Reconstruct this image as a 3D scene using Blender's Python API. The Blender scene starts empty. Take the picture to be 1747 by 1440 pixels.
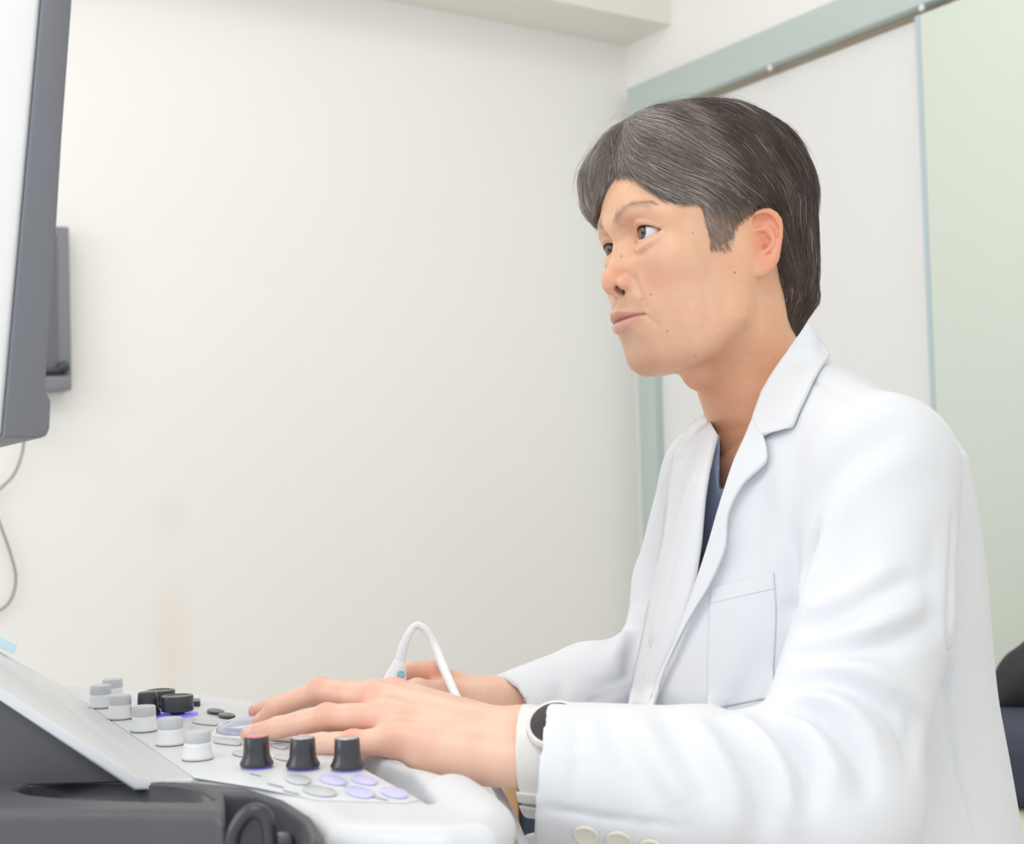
import bpy, math, random
import numpy as np
from mathutils import Vector, Matrix
from mathutils.bvhtree import BVHTree
rng = np.random.default_rng(7); random.seed(7)
scn = bpy.context.scene
COL = scn.collection

# ------------------------------------------------------------------ camera
W, H, FL = 1747., 1440., 2400.
PT, RL = math.radians(3.1), math.radians(1.4)
CAM = np.array([0, 0, .98])
_f = np.array([0, math.cos(PT), math.sin(PT)]); _u = np.array([0, -math.sin(PT), math.cos(PT)]); _r = np.array([1., 0, 0])
CR = _r*math.cos(RL) - _u*math.sin(RL); CU = _u*math.cos(RL) + _r*math.sin(RL); CF = _f
cd = bpy.data.cameras.new('camera'); cam = bpy.data.objects.new('camera', cd); COL.objects.link(cam)
cam.matrix_world = Matrix(((CR[0], CU[0], -CF[0], CAM[0]), (CR[1], CU[1], -CF[1], CAM[1]), (CR[2], CU[2], -CF[2], CAM[2]), (0, 0, 0, 1)))
cd.sensor_width = 36; cd.lens = FL/W*36; cd.clip_start = .02; cd.clip_end = 50
cd.dof.use_dof = True; cd.dof.focus_distance = 1.13; cd.dof.aperture_fstop = 9.0
scn.camera = cam

# ------------------------------------------------------------------ world, lights, exposure
wd = bpy.data.worlds.new('world'); scn.world = wd; wd.use_nodes = True
bg = wd.node_tree.nodes['Background']; bg.inputs[0].default_value = (.94, .97, 1, 1); bg.inputs[1].default_value = 1.02
def area(name, loc, target, sx, sy, power, col=(1, 1, 1)):
    l = bpy.data.lights.new(name, 'AREA'); l.shape = 'RECTANGLE'; l.size = sx; l.size_y = sy; l.energy = power; l.color = col
    o = bpy.data.objects.new(name, l); COL.objects.link(o); o.location = loc
    o.rotation_euler = (Vector(target) - Vector(loc)).to_track_quat('-Z', 'Y').to_euler()
    return o
area('ceiling_lamp', (-.9, 1.7, 2.56), (-.9, 1.7, 0), 1.2, .6, 6, (1, .995, .99))
area('ceiling_lamp', (.35, 1.9, 2.56), (.35, 1.9, 0), 1.2, .6, 6, (1, .995, .99))
area('ceiling_lamp', (-.5, -.3, 2.56), (-.5, -.3, 0), 1.2, .6, 15, (1, .995, .985))
area('window_light', (-2.2, .3, 1.7), (.2, 1.4, 1.1), 1.4, 1.4, 15, (.97, .985, 1))
scn.view_settings.view_transform = 'Standard'; scn.view_settings.look = 'None'
scn.view_settings.gamma = 1; scn.view_settings.use_curve_mapping = False
scn.view_settings.exposure = .0

# ------------------------------------------------------------------ placing helpers
def ray(px, py):
    return CF + CR*(px - W/2)/FL - CU*(py - H/2)/FL
def P(px, py, Y):                       # the point seen at a pixel at distance Y into the room
    d = ray(px, py); return CAM + d*(Y/d[1])
def Pz(px, py, z):                      # ... at height z
    d = ray(px, py); return CAM + d*((z - CAM[2])/d[2])
def Ppl(px, py, q, n):                  # ... on the plane through q with normal n
    d = ray(px, py); q = np.asarray(q); n = np.asarray(n); return CAM + d*(((q - CAM) @ n)/(d @ n))

# ------------------------------------------------------------------ object helpers
def tag(o, label=None, cat=None, group=None, kind=None):
    for k, v in (('label', label), ('category', cat), ('group', group), ('kind', kind)):
        if v: o[k] = v
    return o
def empty(name, loc=(0, 0, 0)):
    o = bpy.data.objects.new(name, None); COL.objects.link(o); o.location = loc; o.empty_display_size = .05; return o
def link(name, me, mat=None, parent=None):
    o = bpy.data.objects.new(name, me); COL.objects.link(o)
    if mat is not None: me.materials.append(mat)
    if parent is not None:
        o.parent = parent
        o.matrix_parent_inverse = Matrix.Translation(-Vector(parent.location))
    return o
def npmesh(name, V, Q, smooth=True):
    V = np.asarray(V, np.float32); Q = np.asarray(Q, np.int32); k = Q.shape[1]
    me = bpy.data.meshes.new(name)
    me.vertices.add(len(V)); me.vertices.foreach_set('co', V.ravel())
    me.loops.add(Q.size); me.loops.foreach_set('vertex_index', Q.ravel())
    me.polygons.add(len(Q)); me.polygons.foreach_set('loop_start', np.arange(len(Q), dtype=np.int32)*k)
    me.update(calc_edges=True); me.validate()
    me.polygons.foreach_set('use_smooth', np.full(len(me.polygons), smooth)); me.update()
    return me
def setcol(me, C, name='col'):
    a = me.color_attributes.new(name, 'FLOAT_COLOR', 'POINT')
    C = np.asarray(C, np.float32)
    if C.shape[1] == 3: C = np.c_[C, np.ones(len(C), np.float32)]
    a.data.foreach_set('color', C.astype(np.float32).ravel())
def pymesh(name, V, Fs, smooth=True):
    me = bpy.data.meshes.new(name); me.from_pydata([tuple(map(float, v)) for v in V], [], [tuple(map(int, f)) for f in Fs]); me.validate()
    me.polygons.foreach_set('use_smooth', [smooth]*len(me.polygons)); me.update(); return me

# ------------------------------------------------------------------ materials
def srgb(h):
    if isinstance(h, str): h = [int(h[i:i+2], 16)/255 for i in (0, 2, 4)]
    else: h = [c/255 for c in h]
    return tuple(c/12.92 if c <= .04045 else ((c+.055)/1.055)**2.4 for c in h)
def mat(name, col, rough=.5, metal=0, bump=0, bscale=200, var=0, vscale=3, spec=.5, sss=0, coat=0, trans=0, attr=None, emit=None, sheen=0, bdist=.0006):
    m = bpy.data.materials.new(name); m.use_nodes = True; nt = m.node_tree; b = nt.nodes['Principled BSDF']; N = nt.nodes.new; L = nt.links.new
    c = (*col, 1)
    b.inputs['Base Color'].default_value = c; b.inputs['Roughness'].default_value = rough; b.inputs['Metallic'].default_value = metal
    b.inputs['Specular IOR Level'].default_value = spec
    b.inputs['Coat Weight'].default_value = coat; b.inputs['Transmission Weight'].default_value = trans; b.inputs['Sheen Weight'].default_value = sheen
    tc = N('ShaderNodeTexCoord')
    src = None
    if attr:
        a = N('ShaderNodeAttribute'); a.attribute_name = attr; src = a.outputs['Color']
    if var or not attr:
        nz = N('ShaderNodeTexNoise'); nz.inputs['Scale'].default_value = vscale; nz.inputs['Detail'].default_value = 4; L(tc.outputs['Object'], nz.inputs['Vector'])
        mx = N('ShaderNodeMix'); mx.data_type = 'RGBA'; mx.blend_type = 'MULTIPLY'; mx.inputs[0].default_value = 1
        mr = N('ShaderNodeMapRange'); mr.inputs[1].default_value = .3; mr.inputs[2].default_value = .7; mr.inputs[3].default_value = 1 - var; mr.inputs[4].default_value = 1
        L(nz.outputs[0], mr.inputs[0]); L(mr.outputs[0], mx.inputs[7])
        if src is None: mx.inputs[6].default_value = c
        else: L(src, mx.inputs[6])
        src = mx.outputs[2]
    L(src, b.inputs['Base Color'])
    if sss:
        b.inputs['Subsurface Weight'].default_value = sss; b.inputs['Subsurface Radius'].default_value = (1, .35, .18); b.inputs['Subsurface Scale'].default_value = .006
    if bump:
        nb = N('ShaderNodeTexNoise'); nb.inputs['Scale'].default_value = bscale; nb.inputs['Detail'].default_value = 3; L(tc.outputs['Object'], nb.inputs['Vector'])
        bp = N('ShaderNodeBump'); bp.inputs['Strength'].default_value = bump; bp.inputs['Distance'].default_value = bdist; L(nb.outputs[0], bp.inputs['Height']); L(bp.outputs[0], b.inputs['Normal'])
    if emit:
        b.inputs['Emission Color'].default_value = (*emit[0], 1); b.inputs['Emission Strength'].default_value = emit[1]
    return m

# ------------------------------------------------------------------ signed distance modelling
f32 = np.float32
def smin(a, b, k): h = np.maximum(k - np.abs(a - b), 0)/k; return np.minimum(a, b) - h*h*k*.25
def smax(a, b, k): return -smin(-a, -b, k)
def ell(p, c, r, R=None):
    q = p - np.asarray(c, f32)
    if R is not None: q = q @ np.asarray(R, f32)
    r = np.asarray(r, f32); a = q/r; k0 = np.sqrt((a*a).sum(-1)); a = a/r; k1 = np.sqrt((a*a).sum(-1)) + 1e-9
    return k0*(k0 - 1)/k1
def sph(p, c, r): q = p - np.asarray(c, f32); return np.sqrt((q*q).sum(-1)) - r
def cap(p, a, b, ra, rb=None):
    rb = ra if rb is None else rb
    a = np.asarray(a, f32); b = np.asarray(b, f32); ab = b - a; q = p - a
    t = np.clip((q @ ab)/(ab @ ab + 1e-12), 0, 1); q = q - t[..., None]*ab
    return np.sqrt((q*q).sum(-1)) - (ra + (rb - ra)*t)
def chain(p, pts, rs, k=None):
    d = None
    for i in range(len(pts)-1):
        e = cap(p, pts[i], pts[i+1], rs[i], rs[i+1]); d = e if d is None else (np.minimum(d, e) if not k else smin(d, e, k))
    return d
def poly2(x, y, pts):                   # signed distance to a polygon
    d = np.full(x.shape, 1e9, f32); s = np.ones(x.shape, f32); n = len(pts)
    for i in range(n):
        ax, ay = pts[i]; bx, by = pts[i-1]; ex, ey = bx-ax, by-ay; wx, wy = x-ax, y-ay
        t = np.clip((wx*ex+wy*ey)/(ex*ex+ey*ey+1e-12), 0, 1); dx, dy = wx-ex*t, wy-ey*t
        d = np.minimum(d, dx*dx+dy*dy)
        c1, c2, c3 = y >= ay, y < by, ex*wy > ey*wx
        s = np.where((c1 & c2 & c3) | (~c1 & ~c2 & ~c3), -s, s)
    return s*np.sqrt(d)
def extr(p, pts, z0, z1, r=0.):         # polygon extruded between two heights, edges rounded by r
    d2 = poly2(p[..., 0], p[..., 1], pts) + r; dz = np.maximum(z0 - p[..., 2], p[..., 2] - z1) + r
    return np.minimum(np.maximum(d2, dz), 0) + np.sqrt(np.maximum(d2, 0)**2 + np.maximum(dz, 0)**2) - r
def evalc(fn, p, n=150000):
    return np.concatenate([fn(p[i:i+n]) for i in range(0, len(p), n)]) if len(p) else np.zeros(0, f32)
def surf(fn, lo, hi, h, newton=2, slack=2.2):
    lo = np.asarray(lo, float); hi = np.asarray(hi, float); B = 8
    nb = np.ceil((hi - lo)/(h*B)).astype(int); n = nb*B + 1
    g = np.stack(np.meshgrid(*[(np.arange(k)+.5)*B*h for k in nb], indexing='ij'), -1).reshape(-1, 3)
    dc = evalc(fn, (g + lo).astype(f32)); act = np.abs(dc) < B*h*.87*slack
    V = np.repeat(np.repeat(np.repeat(np.where(dc < 0, -1, 1).reshape(nb).astype(f32), B, 0), B, 1), B, 2)
    V = np.pad(V, ((0, 1), (0, 1), (0, 1)), mode='edge')
    bi = np.stack(np.nonzero(act.reshape(nb)), -1)*B
    o = np.stack(np.meshgrid(*[np.arange(B+1)]*3, indexing='ij'), -1).reshape(-1, 3)
    for i in range(0, len(bi), 200):
        idx = (bi[i:i+200, None, :] + o[None]).reshape(-1, 3)
        V[idx[:, 0], idx[:, 1], idx[:, 2]] = fn((idx*h + lo).astype(f32))
    S = V < 0
    X = [None]*3; cells = np.zeros(n - 1, bool)
    cnt = np.zeros(n-1, np.int8)
    for dx in (0, 1):
        for dy in (0, 1):
            for dz in (0, 1): cnt += S[dx:n[0]-1+dx, dy:n[1]-1+dy, dz:n[2]-1+dz]
    cells = (cnt > 0) & (cnt < 8); ci = np.stack(np.nonzero(cells), -1)
    ids = np.full(n - 1, -1, np.int32); ids[cells] = np.arange(len(ci))
    acc = np.zeros((len(ci), 3)); w = np.zeros(len(ci))
    cor = [(a, b, c) for a in (0, 1) for b in (0, 1) for c in (0, 1)]
    for a in cor:
        for ax in range(3):
            if a[ax]: continue
            b = list(a); b[ax] = 1
            va = V[ci[:, 0]+a[0], ci[:, 1]+a[1], ci[:, 2]+a[2]]; vb = V[ci[:, 0]+b[0], ci[:, 1]+b[1], ci[:, 2]+b[2]]
            m = (va < 0) != (vb < 0); t = va[m]/(va[m] - vb[m])
            q = np.tile(np.array(a, float), (m.sum(), 1)); q[:, ax] = t; acc[m] += q; w[m] += 1
    Vt = (ci + acc/w[:, None])*h + lo
    Q = []
    for ax in range(3):
        o1, o2 = [(1, 2), (2, 0), (0, 1)][ax]
        sl0 = [slice(None)]*3; sl1 = [slice(None)]*3; sl0[ax] = slice(0, -1); sl1[ax] = slice(1, None)
        ch = S[tuple(sl0)] != S[tuple(sl1)]
        e = np.stack(np.nonzero(ch), -1); e = e[(e[:, o1] > 0) & (e[:, o2] > 0) & (e[:, o1] < n[o1]-1) & (e[:, o2] < n[o2]-1)]
        s0 = S[e[:, 0], e[:, 1], e[:, 2]]
        def cid(a, b): q = e.copy(); q[:, o1] -= a; q[:, o2] -= b; return ids[q[:, 0], q[:, 1], q[:, 2]]
        q = np.stack([cid(1, 1), cid(0, 1), cid(0, 0), cid(1, 0)], -1)
        q[~s0] = q[~s0][:, ::-1]; Q.append(q)
    Q = np.concatenate(Q); Q = Q[(Q >= 0).all(1)]
    for _ in range(newton):
        v = Vt.astype(f32); e = h*.35; d = evalc(fn, v)
        G = np.stack([evalc(fn, v + np.eye(3, dtype=f32)[i]*f32(e)) - evalc(fn, v - np.eye(3, dtype=f32)[i]*f32(e)) for i in range(3)], -1)/(2*e)
        g2 = np.maximum((G*G).sum(-1), .25); st = -(d/g2)[:, None]*G; ln = np.linalg.norm(st, axis=1); st *= np.minimum(1, h*.5/(ln+1e-12))[:, None]
        Vt = Vt + st*.8
    return Vt, Q
def normals(V, Q):
    a = V[Q[:, 2]] - V[Q[:, 0]]; b = V[Q[:, 3]] - V[Q[:, 1]]; n = np.cross(a, b); N = np.zeros_like(V)
    for i in range(4): np.add.at(N, Q[:, i], n)
    return N/(np.linalg.norm(N, axis=1, keepdims=True)+1e-12)
def relax(V, Q, it=3, lam=.5):
    E = np.concatenate([Q[:, [0, 1]], Q[:, [1, 2]], Q[:, [2, 3]], Q[:, [3, 0]]]); E = np.concatenate([E, E[:, ::-1]])
    c = np.bincount(E[:, 0], minlength=len(V)).astype(float)
    for _ in range(it):
        A = np.stack([np.bincount(E[:, 0], V[E[:, 1], k], minlength=len(V)) for k in range(3)], -1)/np.maximum(c, 1)[:, None]
        V = V + (A - V)*lam
    return V
def join(parts):
    Vs, Qs, o = [], [], 0
    for V, Q in parts: Vs.append(V); Qs.append(Q + o); o += len(V)
    return np.concatenate(Vs), np.concatenate(Qs)
def catmull(pts, n):
    pts = np.asarray(pts, float); k = len(pts); t = np.linspace(0, k-1, n); i = np.minimum(t.astype(int), k-2); u = (t - i)[:, None]
    g = lambda j: pts[np.clip(j, 0, k-1)]
    p0, p1, p2, p3 = g(i-1), g(i), g(i+1), g(i+2)
    return .5*((2*p1) + (p2-p0)*u + (2*p0-5*p1+4*p2-p3)*u*u + (3*p1-p0-3*p2+p3)*u**3)
def tube(pts, rad, sides=12, n=40, smooth=True):
    c = catmull(pts, n) if smooth else np.asarray(pts, float); n = len(c)
    r = np.interp(np.linspace(0, 1, n), np.linspace(0, 1, np.size(rad)), np.atleast_1d(rad)) if np.size(rad) > 1 else np.full(n, rad)
    t = np.gradient(c, axis=0); t /= np.linalg.norm(t, axis=1, keepdims=True)+1e-12
    a = np.cross(t[0], [0.3, 0.2, 1.]); a /= np.linalg.norm(a); V = []
    for i in range(n):
        a = a - t[i]*(a @ t[i]); a /= np.linalg.norm(a); b = np.cross(t[i], a)
        for s in range(sides):
            th = 2*math.pi*s/sides; V.append(c[i] + r[i]*(a*math.cos(th) + b*math.sin(th)))
    Fs = [(i*sides+s, i*sides+(s+1) % sides, (i+1)*sides+(s+1) % sides, (i+1)*sides+s) for i in range(n-1) for s in range(sides)]
    Fs += [tuple(range(sides))[::-1], tuple((n-1)*sides+s for s in range(sides))]
    return V, Fs
def lathe(prof, sides=48, ring=False):      # prof: (radius, height) pairs, closed top and bottom
    V, Fs = [], []
    for r, z in prof:
        for s in range(sides):
            th = 2*math.pi*s/sides; V.append((r*math.cos(th), r*math.sin(th), z))
    n = len(prof)
    Fs = [(i*sides+s, i*sides+(s+1) % sides, (i+1)*sides+(s+1) % sides, (i+1)*sides+s) for i in range(n-1) for s in range(sides)]
    if ring: Fs += [((n-1)*sides+s, (n-1)*sides+(s+1) % sides, (s+1) % sides, s) for s in range(sides)]
    else: Fs += [tuple(range(sides))[::-1], tuple((n-1)*sides+s for s in range(sides))]
    return np.array(V), Fs
def prism(name, base, off, m, parent=None, bevel=0, segs=3, smooth=False):   # polygon (3-D points) swept by a vector
    base = [np.asarray(b, float) for b in base]; n = len(base); V = base + [b + off for b in base]
    Fs = [tuple(range(n))[::-1], tuple(range(n, 2*n))] + [(i, (i+1) % n, n+(i+1) % n, n+i) for i in range(n)]
    me = pymesh(name, V, Fs, smooth)
    import bmesh
    bm = bmesh.new(); bm.from_mesh(me); bmesh.ops.recalc_face_normals(bm, faces=bm.faces); bm.to_mesh(me); bm.free()
    o = link(name, me, m, parent)
    if bevel:
        b = o.modifiers.new('bevel', 'BEVEL'); b.width = bevel; b.segments = segs; b.limit_method = 'ANGLE'; b.angle_limit = .5
        me.polygons.foreach_set('use_smooth', [True]*len(me.polygons))
    return o
def box3(name, o, ax, ay, az, m, parent=None, bevel=0):     # box from a corner and three edge vectors
    o, ax, ay, az = (np.asarray(v, float) for v in (o, ax, ay, az))
    return prism(name, [o, o+ax, o+ax+ay, o+ay], az, m, parent, bevel)

# ------------------------------------------------------------------ materials used
M_wall = mat('wall_paint', srgb('faf8f5'), .85, bump=.15, bscale=350, var=.015, vscale=1.5)
M_ceil = mat('ceiling_paint', srgb('f0ede4'), .9)
M_floor = mat('floor_vinyl', srgb('d9d3ca'), .4, var=.1, vscale=6)
M_rail = mat('rail_green_grey', srgb('c3d0cd'), .5)
M_jamb = mat('jamb_green_grey', srgb('bccac6'), .5)
M_green = mat('green_door', srgb('d9e1d6'), .45, var=.04, vscale=1.2)
M_doorw = mat('door_white', srgb('eae9e8'), .5)
M_shade_leg = mat('rail_shade_bed_leg', srgb('a89a86'), .8)  # painted shade beneath the door rail, also the bed leg colour
M_white = mat('white_plastic', srgb('dddfe3'), .38, bump=.05, bscale=900)
M_panel = mat('panel_plastic', srgb('eceef1'), .3, var=.02, vscale=20)
M_shell = mat('shell_white', srgb('f7f8fa'), .4)
M_bezelw = mat('bezel_grey_white', srgb('dde0e4'), .4)
M_knobw = mat('knob_white', srgb('f0f1f3'), .3)
M_knobb = mat('knob_grey_band', srgb('cdcfd3'), .4)
M_black = mat('black_plastic', srgb('3a3b40'), .3, coat=.2)
M_blackm = mat('dark_grey_plastic', srgb('56575c'), .5, bump=.3, bscale=1200, bdist=.0002)
M_mono = mat('monitor_bezel', srgb('777981'), .45)
M_purple = mat('backlit_purple', srgb('8f86e8'), .4, emit=(srgb('6a5cf0'), .35))
M_btnp = mat('button_lilac', srgb('c9c8ec'), .4, emit=(srgb('b0adf2'), .12))
M_btng = mat('button_grey', srgb('cdd0d4'), .35)
M_coat = mat('coat_cotton', srgb('e9ebf0'), .8, bump=.25, bscale=1400, bdist=.0003, sheen=.15, spec=.2)
M_scrub = mat('scrub_cotton', srgb('a7b2cb'), .85, bump=.3, bscale=1200, bdist=.0003, spec=.2)
M_navy = mat('navy_cloth', srgb('3b4254'), .8, bump=.3, bscale=600)
M_skin = mat('skin', (1, 1, 1), .40, bump=.22, bscale=900, bdist=.0004, attr='col', sss=.22, spec=.55)
M_hair = mat('hair_strands', (1, 1, 1), .42, attr='col', spec=.5)
M_hairb = mat('hair_base', srgb('3f3633'), .8)
M_wood = mat('tan_wood', srgb('d2a679'), .5, var=.15, vscale=14)
M_bed = mat('bed_vinyl', srgb('e2e0c0'), .5)
# ------------------------------------------------------------------ head (local millimetres: forward, left, up)
def headR(y, p, ro):
    Fv = np.array([-math.cos(y), -math.sin(y), 0]); Lv = np.array([math.sin(y), -math.cos(y), 0]); Uv = np.array([0, 0, 1.])
    F2 = Fv*math.cos(p) + Uv*math.sin(p); U2 = Uv*math.cos(p) - Fv*math.sin(p)
    return np.stack([F2, Lv*math.cos(ro) + U2*math.sin(ro), U2*math.cos(ro) - Lv*math.sin(ro)])
HM = headR(math.radians(24.4), math.radians(-3.4), math.radians(4.15)); HT = np.array([.1742, 1.2272, 1.1809]); HS = .952
def h2w(q): return HT + (np.asarray(q, float) @ HM)*HS/1000
def w2h(p): return ((p - HT.astype(f32)) @ HM.T.astype(f32))*f32(1000/HS)
def rotm(ax, ang):
    return np.array(Matrix.Rotation(math.radians(ang), 3, Vector(ax)))
EYE = np.array([72.6, 32.0, 21.5]); ER = 12.3
NECK = [(-14, 0, -28), (-25, 0, -80), (-50, 0, -150)]; NRr = [50, 50, 57]
def ear_pt(a, b, c=0.):                 # ear plane: a backward, b up, c outward
    al = math.radians(24); return np.array([-12 - a*math.cos(al) + c*math.sin(al)*.5 - b*.05, 75.5 + a*math.sin(al) + c*math.cos(al), 2 + b])
def ez(zx, zy, c=0.): return ear_pt((zx-480)*.0565 + 1, -(zy-700)*.055, c)
HELIX = [ez(300, 560, -1), ez(285, 430, 1), ez(320, 310, 2.5), ez(390, 245, 3.2), ez(480, 222, 3.6), ez(570, 235, 3.8), ez(650, 300, 3.8), ez(705, 390, 3.4), ez(722, 500, 3), ez(712, 620, 2.6), ez(690, 740, 2.1), ez(655, 860, 1.6), ez(600, 970, 1.2)]
HELR = [2.0, 2.4, 2.6, 2.8, 3.0, 3.2, 3.3, 3.1, 2.7, 2.6, 2.5, 2.6, 3]
ANTI = [ez(345, 500, 0), ez(430, 495, 1.8), ez(520, 480, 2.4), ez(585, 560, 2.8), ez(608, 660, 2.8), ez(585, 770, 2.6), ez(520, 840, 2.4), ez(440, 885, 2.2), ez(360, 915, 1.8)]
ANTR = [1.4, 1.9, 2.2, 2.2, 2.1, 2.1, 2.1, 2.4, 1.8]
def ear_sdf(q):
    al = math.radians(24); Rm = np.array([[-math.cos(al), math.sin(al), 0], [math.sin(al)*.5, math.cos(al), 0], [-.05, 0, 1]]).T
    ea = np.array([-math.cos(al), math.sin(al), 0]); ec = np.array([math.sin(al), math.cos(al), 0]); Rm = np.stack([ea, ec, [0, 0, 1]], 1)
    d = ell(q, ez(500, 560, 0), (15.5, 3.0, 21.5), Rm)
    d = smin(d, ell(q, ez(500, 860, 0), (11.5, 3.0, 15), Rm), 4)
    d = smin(d, chain(q, HELIX, HELR), 1.6)
    d = smin(d, ell(q, ez(385, 1080, .2), (9.8, 3.8, 10.0), Rm), 5)
    d = smin(d, chain(q, [ez(600, 970, 1.2), ez(540, 1080, .6), ez(440, 1160, .2)], [3, 3.4, 3.8]), 4)
    d = smax(d, -ell(q, ez(420, 750, 4.8), (9.6, 9.4, 10.5), Rm), 1.3)         # concha
    d = smax(d, -ell(q, ez(400, 590, 3.2), (6.5, 4.4, 3.8), Rm), 1.2)
    d = smax(d, -ell(q, ez(450, 380, 4.0), (9.5, 5.0, 7.0), Rm), 1.2)
    d = smax(d, -chain(q, [ez(590, 420, 4.4), ez(650, 520, 4.2), ez(655, 640, 4)], [2.6, 2.6, 1.9]), 1.2)            # scaphoid fossa
    d = smin(d, ell(q, ez(500, 640, -5.0), (14, 2.2, 24), Rm), 1)
    d = smin(d, chain(q, ANTI, ANTR), 1.3)
    d = smin(d, chain(q, [ez(290, 640, 0), ez(390, 685, -.6), ez(470, 720, -1.6)], [1.7, 1.5, 1.1]), 1.5)
    d = smin(d, ell(q, ez(238, 745, 1.5), (4.0, 4.2, 6.0), Rm), 1.6)           # tragus
    d = smin(d, ell(q, ez(360, 1000, -4), (9, 5, 14), Rm), 5)
    return d
def crease(q, pts, depth, w, fmin):     # a fold running over the front of the face, its course given in (left, up)
    d = None
    for (a, b) in zip(pts[:-1], pts[1:]):
        a_, b_ = np.array(a, f32), np.array(b, f32); ab = b_ - a_; v = q[:, 1:3] - a_; t = np.clip((v @ ab)/(ab @ ab), 0, 1); v = v - t[:, None]*ab
        e = (v*v).sum(-1); d = e if d is None else np.minimum(d, e)
    return depth*np.exp(-d/(w*w))*np.clip((q[:, 0]-fmin)/8, 0, 1)
MOUTH = [(0, -50.6), (4, -50.0), (12, -49.8), (20, -49.6), (27, -49.6)]
def face_sdf(q):
    q = q.astype(f32); s = q.copy(); s[:, 1] = np.abs(s[:, 1])
    d = ell(q, (-9, 0, 46), (94, 74, 82))
    d = smin(d, ell(q, (46, 0, 44), (49, 56, 52)), 20)
    d = smin(d, ell(q, (42, 0, -14), (50, 54, 58)), 22)
    d = smin(d, ell(s, (57, 43, -7), (24, 20, 20)), 20)                        # cheekbone
    d = smin(d, ell(s, (2, 57, 6), (28, 15, 28)), 16)
    d = smin(d, ell(s, (38, 44, 30), (30, 20, 28)), 18)                        # temple
    d = smin(d, chain(s, [(0, 58, -12), (12, 53, -58), (44, 36, -80), (66, 14, -84)], [13, 13, 13, 13]), 24)
    d = smin(d, ell(s, (44, 28, -48), (36, 30, 38)), 22)
    d = smin(d, ell(q, (72.0, 0, -82), (16, 22, 14.5)), 13)                        # chin
    d = smin(d, ell(q, (72, 0, -46), (27, 32, 27)), 14)                        # muzzle
    d = smin(d, ell(q, (30, 0, -72), (50, 42, 23)), 20)
    d = smin(d, chain(q, NECK + [(-52, 0, -200), (-44, 0, -262)], NRr + [58, 60]), 22)
    d = smin(d, ell(s, (-22, 44, -50), (22, 16, 48)), 18)                      # sternomastoid
    d = smin(d, ell(q, (22, 0, -104), (14, 13, 12)), 14)                       # larynx
    # brow and sockets
    d = smin(d, chain(s, [(89, 6, 36), (87, 24, 39), (77, 42, 38), (66, 51, 32)], [7, 7, 6.5, 5]), 12)
    d = smax(d, -ell(s, (94, 26, 25), (14, 17, 10)), 12)
    d = smax(d, -ell(s, (92, 17, 16), (9, 7, 12)), 8)
    # eyelids: balls over the eyeball, then the almond-shaped opening
    E = EYE
    lid = sph(s, E, ER + 1.9)
    d = smin(d, lid, 5)
    d = smin(d, chain(s, [E + (9, -13, 8.5), E + (12.5, -2, 11.5), E + (8, 10, 9.5), E + (1, 17, 4)], [2.4, 3, 3, 2.5]), 3.5)   # upper fold
    d = smin(d, chain(s, [E + (11, -11, -11), E + (12.5, 0, -13), E + (8, 10, -11), E + (1, 16, -6)], [2.0, 2.5, 2.3, 1.8]), 4.5)   # bag
    v = s - E.astype(f32); ly = v[:, 1] - 1.8; lz = v[:, 2] + .07*ly + .2
    R1, R2 = 20.0, 24.0
    up = np.sqrt(ly**2*.86 + (lz + R1 - 6.6)**2) - R1
    lo_ = np.sqrt(ly**2*.95 + (lz - R2 + 5.5)**2) - R2
    alm = smax(up, lo_, .8)
    slit = np.maximum(alm*.9, np.maximum(np.sqrt((v*v).sum(-1)) - 19.5, -v[:, 0] - 7))
    d = smax(d, -slit, .9)
    d = smax(d, -(sph(s, E, ER + .05)), .3)
    # nose
    d = smin(d, chain(q, [(86, 0, 32), (84.5, 0, 20), (94.0, 0, 3), (100.5, 0, -8)], [6, 5.2, 6.2, 7.2]), 7)
    d = smin(d, chain(s, [(82, 6, 12), (87, 11, -6)], [5, 6.6]), 9)
    d = smin(d, ell(q, (102.0, 0, -14.4), (8.4, 8.8, 8.2)), 5)
    d = smin(d, ell(s, (94.0, 11.6, -18.2), (8.8, 5.2, 6.4)), 4)
    d = smin(d, chain(q, [(106, 0, -19), (97, 0, -26)], [4.2, 3.6]), 4)
    d = smax(d, -ell(s, (99.5, 6.4, -25.0), (5.4, 3.3, 5.2)), 1.6)             # nostrils
    # mouth
    d = smax(d, -chain(q, [(103.5, 0, -32), (105.5, 0, -38)], [1.4, 1.8]), 3.5)
    d = smin(d, chain(s, [(98.8, 0, -44.6), (98.6, 4, -43.9), (94.5, 14, -45.6), (87, 25, -48.4)], [5.2, 5.4, 4.0, 1.8]), 4.5)
    d = smin(d, chain(s, [(97.6, 0, -55.6), (94.3, 12, -54.8), (87, 23, -51.6)], [5.4, 4.6, 1.8]), 4.5)
    d = d + crease(s, MOUTH, 1.5, 1.5, 70)
    d = d + crease(s, [(27, -49.8), (30.5, -53.5), (34, -60)], .8, 2.2, 60)
    d = smax(d, -ell(q, (101, 0, -69), (6.5, 17, 5)), 7)                        # under the lower lip
    d = d + crease(s, [(20, -16), (24, -27), (29, -37), (31, -44)], .9, 3.0, 55) - crease(s, [(28, -20), (33, -34), (36, -46)], .8, 6, 50)
    d = d + crease(s, [(16, 13), (19, 6), (25, 2), (33, 2.5), (41, 7)], .5, 2.6, 55) - crease(s, [(20, 10.5), (26, 7.5), (33, 7.5), (40, 11)], .5, 2.8, 55)   # under the eye
    d = d + crease(s, [(18, 29), (24, 33), (33, 34.5), (42, 32), (50, 26)], .8, 1.4, 50)   # lid fold
    d = smin(d, ear_sdf(s), 2.0)
    pass
    return d
def g_(d, w): return np.exp(-(np.maximum(d, 0)/w)**2)
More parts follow.
